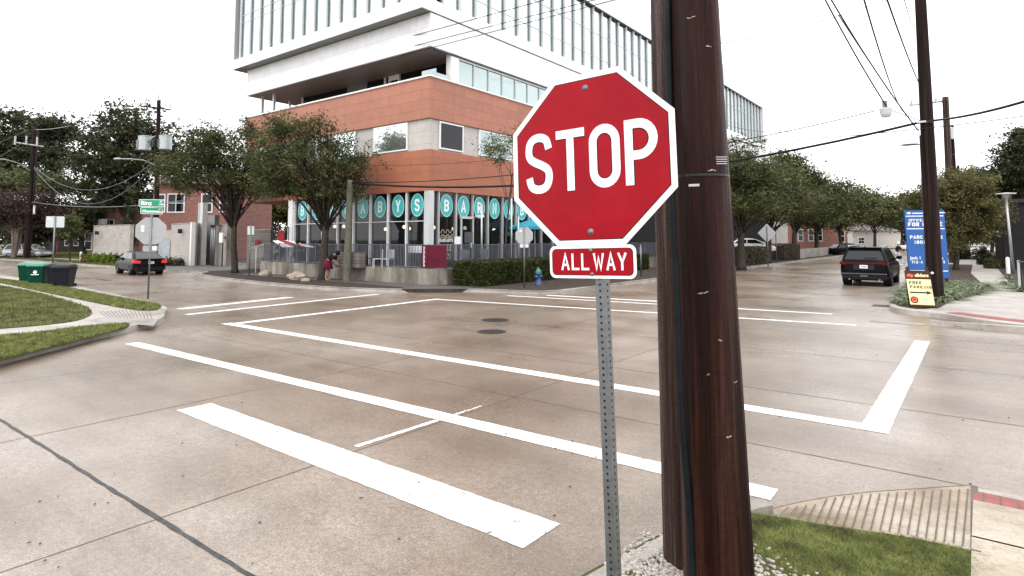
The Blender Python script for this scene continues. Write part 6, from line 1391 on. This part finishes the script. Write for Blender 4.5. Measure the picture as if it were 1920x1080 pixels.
o = thing('black_railing', tuple(D(1918, 560, 22))[:2]+(KZ,), 'short black metal railing at the right edge of the picture by the sidewalk', 'railing')
a, c = D(1908, 470, 24.5), D(1932, 470, 23); mb = MB()
for k in range(6): q = a.lerp(c, k/5); mb.box((q.x-.02, q.y-.02, KZ), (q.x+.02, q.y+.02, 1.25))
mb.tube([(a.x, a.y, 1.25), (c.x, c.y, 1.25)], .03, 6); mb.build('bars', 'dark_metal', o); MB().box((a.x-.04, a.y-.04, KZ), (a.x+.04, a.y+.04, 1.3)).build('post', 'aluminium', o)
# hydrant
c = D(1009.5, 534, 27.3); c = (c.x, c.y, KZ); root = thing('fire_hydrant', c, 'blue fire hydrant with a green cap in front of the clipped hedge', 'fire hydrant')
MB().lathe(c, (0, 0, 1), [(.17, 0), (.17, .05), (.12, .06), (.12, .42), (.15, .44), (.15, .5), (.11, .52)], 16).build('barrel', 'hydrant_blue', root, True)
MB().lathe((c[0], c[1], c[2]+.52), (0, 0, 1), [(.15, 0), (.14, .06), (.09, .15), (.035, .19), (.035, .25), (0, .25)], 16).build('bonnet', 'hydrant_green', root, True)
for dx, dy in ((1, 0), (-1, 0)): MB().lathe((c[0]+dx*.1, c[1], c[2]+.36), (dx, dy, 0), [(.06, 0), (.06, .09), (.03, .1), (.03, .13), (0, .13)], 10).build('side_outlet', 'hydrant_blue', root, True)
MB().lathe((c[0], c[1]-.1, c[2]+.33), (0, -1, 0), [(.08, 0), (.08, .09), (.035, .1), (.035, .13), (0, .13)], 12).build('front_outlet', 'hydrant_blue', root, True)
# ================= WHEELED BINS =================
def bin_(px, base, d, ang, h, body, lid, label, logo=False):
    root = thing('wheeled_bin', (0, 0, 0), label, 'rubbish bin', 'wheeled bins at the kerb'); w0, w1, dd0, dd1 = .27, .34, .28, .4; hb = h*.86; mb = MB()
    def rg(w, d_, z): return [(x, y, z) for x, y in rrect(2*w, 2*d_, .06, 3)]
    prev = None
    for t in (0, .25, .8, .9, .91, 1): 
        e = .018 if t > .9 else 0; cur = mb.pts(rg(w0+(w1-w0)*t+e, dd0+(dd1-dd0)*t+e, .06+(hb-.06)*t)); n = 16
        if prev is not None:
            for j in range(n): mb.face((prev+j, prev+(j+1) % n, cur+(j+1) % n, cur+j))
        else: mb.face([cur+j for j in range(n)][::-1])
        prev = cur
    mb.build('body', body, root)
    mb = MB(); prev = None
    for s_, z in ((1.06, hb+.005), (1.08, hb+.03), (1.03, hb+.07), (.8, h-.02), (.4, h)):
        cur = mb.pts([(x*s_, y*s_, z+(y/.4)*.025) for x, y, _ in rg(w1, dd1, 0)])
        if prev is not None:
            for j in range(16): mb.face((prev+j, prev+(j+1) % 16, cur+(j+1) % 16, cur+j))
        prev = cur
    mb.face([prev+j for j in range(16)]); mb.build('lid', lid, root, True)
    for s in (-1, 1): MB().lathe((s*.24, .36, .13), (s, 0, 0), [(0, 0), (.13, 0), (.13, .06), (.05, .07), (0, .07)], 16).build('wheel', 'rubber', root)
    MB().tube([(-.3, .43, hb-.05), (-.3, .5, hb-.02), (.3, .5, hb-.02), (.3, .43, hb-.05)], .018, 6).build('handle', body, root)
    if logo:
        mb = MB(); q = arc(0, .0, .075, .075, 0, 360, 18)[:-1]; i = mb.pts([(x, y, 0) for x, y in q]); mb.face(range(i, i+len(q))); mb.obox((-.15, -.13, 0), (.3, 0, 0), (0, .035, 0), (0, 0, .001)); mb.cur = 1; ribbon(mb, [(-.04, -.01), (0, .03), (.045, -.01)], .02, False, .002)
        mb.xf(((0, -.397, hb*.72), (1, 0, 0), (0, .12, .99), (0, -1, 0))).build('emblem', ['sign_white', 'bin_green'], root)
    p = D(px, base, d); root.location = (p.x, p.y, 0.0); root.rotation_euler.z = R_(ang); return root
bin_(73, 528, 27.6, 52, 1.1, 'bin_green', 'bin_lid_green', 'nearer dark green wheeled bin with a white emblem', True)
bin_(53, 522, 29.2, 60, 1.06, 'bin_green', 'bin_lid_green', 'farther dark green wheeled bin half behind the emblem one')
bin_(119, 534, 25.9, 50, 1.1, 'bin_black', 'bin_black', 'nearer black wheeled bin right of the thin sign post')
bin_(108, 527, 27.6, 55, 1.08, 'bin_black', 'bin_black', 'farther black wheeled bin half behind the nearer black one')
# ================= CABLES =================
lt = []
def cab(a, b, r, sag, lab, mat='cable_black'):
    A, B_ = D(*a), D(*b)
    return cable(A, B_, r, sag, lab, mat=mat, pre=A+(A-B_)*.6+Vector((0, 0, sag*2)) if a[1] < 0 else None, post=B_+(B_-A)*.4 if b[1] < 0 else None)
top3 = D(1735, 227, 19.9)
cable(GPT, top3, .045, .95, 'thickest black cable sagging from the greenish pole across to the tall right pole')
cable(top3, D(1990, 168, 12), .035, .12, 'thick black cable running off the right edge from the tall brown pole')
cable(GPT+Vector((0, 0, .02)), D(1362, 262, 25), .02, .5, 'thin black cable just above the thick one, ending behind the big pole')
cab((1362, 268, 22), (1640, 208, 20), .016, .05, 'thin cable from behind the big pole to the hanging street light')
cab((1362, 258, 21), (1432, 277, 26), .025, .0, 'short black cable slanting down right of the big pole')
cab((1362, 268, 22), (1990, 208, 16), .012, .15, 'thin lower cable crossing beneath the thick one to the right edge')
cab((1545, -5, 16), (1668, 208, 19.5), .022, .1, 'left black wire dropping steeply to the hanging street light')
cab((1556, -5, 16), (1722, 245, 20), .022, .15, 'black wire dropping steeply past the hanging light to the brown pole')
cab((1572, 28, 12), (1704, 222, 20), .01, .05, 'pale thin wire between the steep black wires and the brown pole')
cab((1619, -5, 12), (1709, 192, 51), .02, 1.6, 'thin wire sagging to the left end of the far crossarm')
cab((1662, -5, 12), (1755, 187, 51), .02, 1.0, 'thin wire passing behind the brown pole to the right end of the crossarm')
cab((1694, -5, 14), (1708, 42, 20), .012, 0, 'short wire ending at the small hook high on the brown pole')
cab((1345, 83, 40), (1668, -2, 40), .025, .3, 'single thin wire climbing across the white sky right of the big pole')
cab((297, 194, 57.8), (1255, -64, 20.0), .019, .06, 'topmost of the three thin wires crossing the white building')
cab((298, 205, 57.8), (1255, -36, 20.0), .017, .05, 'middle of the three thin wires crossing the white building')
cab((298, 220, 57.8), (1255, -27, 20.0), .016, .05, 'lowest of the three thin wires crossing the white building')
cab((-30, 278, 50), (52, 243, 61.5), .03, .1, 'upper wire from the left edge to the far left pole')
cab((-30, 305, 50), (50, 262, 61.5), .03, .2, 'lower wire from the left edge to the far left pole')
cab((66, 243, 61.5), (131, 236, 50), .03, .1, 'pale wire rising right from the top of the far left pole', 'galvanised')
cab((64, 313, 61.5), (282, 309, 57.5), .03, 2.4, 'pale drooping wire between the two left poles', 'galvanised')
cab((64, 316, 61.5), (286, 312, 57.5), .03, 3.6, 'lower pale drooping wire between the two left poles', 'galvanised')
cab((68, 380, 61), (366, 373, 50), .04, .55, 'pale cable passing just behind the green street name plates', 'galvanised')
cab((1773, 190, 52), (1960, 178, 40), .016, .1, 'faint thin wire from the paler pole to the right edge')
cab((690, 310, 26), (965, 296, 26), .008, .1, 'faint wire crossing the lower terracotta band')
cab((1365, 235, 30), (1648, 210, 20), .008, .5, 'faint sagging wire left of the hanging street light')
# hanging street light
c = D(1661, 208, 19.4); o = thing('street_light', c, 'boxy white street light hanging from wires left of the brown pole', 'street light')
MB().lathe((c.x, c.y, c.z-.2), (0, 0, 1), [(0, 0), (.12, .0), (.16, .08), (.19, .24), (.19, .29), (0, .3)], 14).build('lamp_housing', 'white_back', o); MB().box((c.x-.09, c.y-.08, c.z+.13), (c.x+.05, c.y+.08, c.z+.33)).build('mount', 'galvanised', o); MB().tube([(c.x, c.y, c.z+.1), D(1735, 230, 20)], .015, 5).build('bracket_arm', 'galvanised', o)
c = D(1705, 271, 30); o = thing('street_light', c, 'small far street light head on a thin arm left of the brown pole', 'street light'); MB().sphere(c, .2, 10, 6, (2.1, 1, .3)).build('lamp_head', 'galvanised', o, True); MB().tube([c, D(1735, 271, 31)], .03, 6).build('arm', 'galvanised', o)
# ================= PEOPLE =================
def person(name, loc, face, J, label, skin_='skin', top='cloth_black', low='maroon', hair='hair_black', skirt=False, sc=1.):
    """J: joints in a local frame (x right, y forward, z up)"""
    root = thing(name, (0, 0, 0), label, 'person')
    def chain(nm, verts, edges, rad, mat, rootv=0, sub=1):
        me = bpy.data.meshes.new(nm); me.from_pydata(verts, edges, []); me.materials.append(MATS[mat]); o = bpy.data.objects.new(nm, me); COL.objects.link(o)
        o.parent = root; md = o.modifiers.new('skin', 'SKIN'); md.use_smooth_shade = True
        for i, r in enumerate(rad): sv = me.skin_vertices[0].data[i]; sv.radius = (r, r); sv.use_root = (i == rootv)
        s_ = o.modifiers.new('sub', 'SUBSURF'); s_.levels = sub; s_.render_levels = sub; return o
    names = ['pelvis', 'spine', 'chest', 'neck', 'head', 'crown', 'lsh', 'lel', 'lwr', 'lha', 'rsh', 'rel', 'rwr', 'rha', 'lhip', 'lkn', 'lan', 'lto', 'rhip', 'rkn', 'ran', 'rto']
    ed = [(0, 1), (1, 2), (2, 3), (3, 4), (4, 5), (2, 6), (6, 7), (7, 8), (8, 9), (2, 10), (10, 11), (11, 12), (12, 13), (0, 14), (14, 15), (15, 16), (16, 17), (0, 18), (18, 19), (19, 20), (20, 21)]
    ra = [.14, .125, .14, .055, .095, .075, .065, .048, .034, .036, .065, .048, .034, .036, .09, .06, .042, .04, .09, .06, .042, .04]
    V = [J[k] for k in names]; chain('body', V, ed, ra, skin_)
    idx = [0, 1, 2, 6, 7, 10, 11]; e2 = [(0, 1), (1, 2), (2, 3), (3, 4), (2, 5), (5, 6)]
    chain('shirt', [V[i] for i in idx], e2, [.165, .15, .165, .085, .062, .085, .062], top)
    if skirt:
        p_ = Vector(V[0]); k_ = (Vector(V[15])+Vector(V[19]))/2; MB().lathe(p_+Vector((0, 0, .05)), (k_-p_), [(.15, -.02), (.19, .12), (.25, .45), (.24, .46)], 16).build('skirt', low, root, True)
    else:
        idx = [0, 14, 15, 16, 18, 19, 20]; chain('trousers', [V[i] for i in idx], [(0, 1), (1, 2), (2, 3), (0, 4), (4, 5), (5, 6)], [.16, .105, .08, .06, .105, .08, .06], low)
    hd = Vector(V[4]).lerp(Vector(V[5]), .4); MB().sphere(hd+Vector((0, -.02, .03)), .118, 12, 8, (.95, 1.05, 1.05)).build('hair', hair, root, True)
    for s in (-1, 1): MB().sphere((hd.x+s*.035, hd.y+.1, hd.z-.005), .012, 6, 4).build('eye', 'hair_black', root)
    root.location = loc; root.rotation_euler.z = face; root.scale = (sc, sc, sc); return root
STAND = dict(pelvis=(0, 0, .95), spine=(0, .01, 1.15), chest=(0, 0, 1.36), neck=(0, .01, 1.5), head=(0, .02, 1.6), crown=(0, .02, 1.7), lsh=(-.17, 0, 1.42), lel=(-.24, .02, 1.15), lwr=(-.24, .12, .93), lha=(-.23, .16, .86), rsh=(.17, 0, 1.42), rel=(.24, .02, 1.15), rwr=(.22, .14, .95), rha=(.2, .18, .88), lhip=(-.09, 0, .9), lkn=(-.1, .06, .5), lan=(-.1, 0, .08), lto=(-.1, .14, .03), rhip=(.09, 0, .9), rkn=(.1, .03, .5), ran=(.11, -.03, .08), rto=(.12, .12, .03))
BEND = dict(STAND, spine=(0, .12, 1.1), chest=(0, .3, 1.22), neck=(0, .42, 1.28), head=(0, .5, 1.3), crown=(0, .58, 1.33), lsh=(-.17, .32, 1.22), lel=(-.2, .38, .98), lwr=(-.16, .48, .8), lha=(-.14, .52, .74), rsh=(.17, .32, 1.22), rel=(.2, .4, .98), rwr=(.15, .52, .84), rha=(.12, .56, .78))
WALK = dict(STAND, lkn=(-.09, .2, .52), lan=(-.09, .34, .12), lto=(-.09, .48, .1), rkn=(.09, -.06, .5), ran=(.09, -.34, .12), rto=(.09, -.22, .03), lel=(-.25, -.1, 1.16), lwr=(-.24, .02, .96), lha=(-.23, .06, .9), rel=(.25, .1, 1.16), rwr=(.22, .28, 1.02), rha=(.2, .34, .98))
SIT = dict(STAND, pelvis=(0, 0, .5), spine=(0, 0, .7), chest=(0, .02, .92), neck=(0, .04, 1.06), head=(0, .06, 1.16), crown=(0, .07, 1.26), lsh=(-.17, .02, .98), lel=(-.22, .12, .74), lwr=(-.15, .34, .72), lha=(-.12, .4, .73), rsh=(.17, .02, .98), rel=(.22, .12, .74), rwr=(.15, .34, .72), rha=(.12, .4, .73), lhip=(-.09, .04, .48), lkn=(-.12, .45, .5), lan=(-.12, .45, .1), lto=(-.12, .58, .04), rhip=(.09, .04, .48), rkn=(.12, .45, .5), ran=(.12, .45, .1), rto=(.12, .58, .04))
p = D(613, 529, 29.9); person('person', (p.x, p.y, KZ), R_(-60), BEND, 'person in black top and red skirt bending forward behind the street oak trunk', skirt=True)
p = D(1686, 497, 50); person('person', (p.x, p.y, 0), R_(-60), WALK, 'distant person in white trousers walking across the street beyond the black car', top='cloth_black', low='cloth_white', hair='cloth_white', sc=1.08)
for px, py, d, mt, lab in ((543, 480, 34.2, 'cloth_black', 'seated person in dark clothes behind the terrace railing, left of the first letter disc'), (525, 480, 36.6, 'cloth_black', 'seated person with dark hair behind the sloped awning'), (594, 480, 33.0, 'cloth_black', 'seated diner in black behind the glass, left of the foreground trunk'), (604, 480, 33.4, 'cloth_grey', 'seated grey-clad diner hidden mostly by the foreground trunk')):
    p = D(px, py, d); o = person('person', (p.x, max(p.y, 19.95), .77), R_(random.choice((-70, 80))), SIT, lab, top=mt, low='cloth_black'); c = chair(p.x, max(p.y, 19.95), 'dark chair under the %s' % lab.replace('seated ', 'seated ')[:60].rsplit(' ', 1)[0], grp='chairs under seated people')
# small extras
p = D(606, 541, 28.2)
SC.render.film_transparent = False
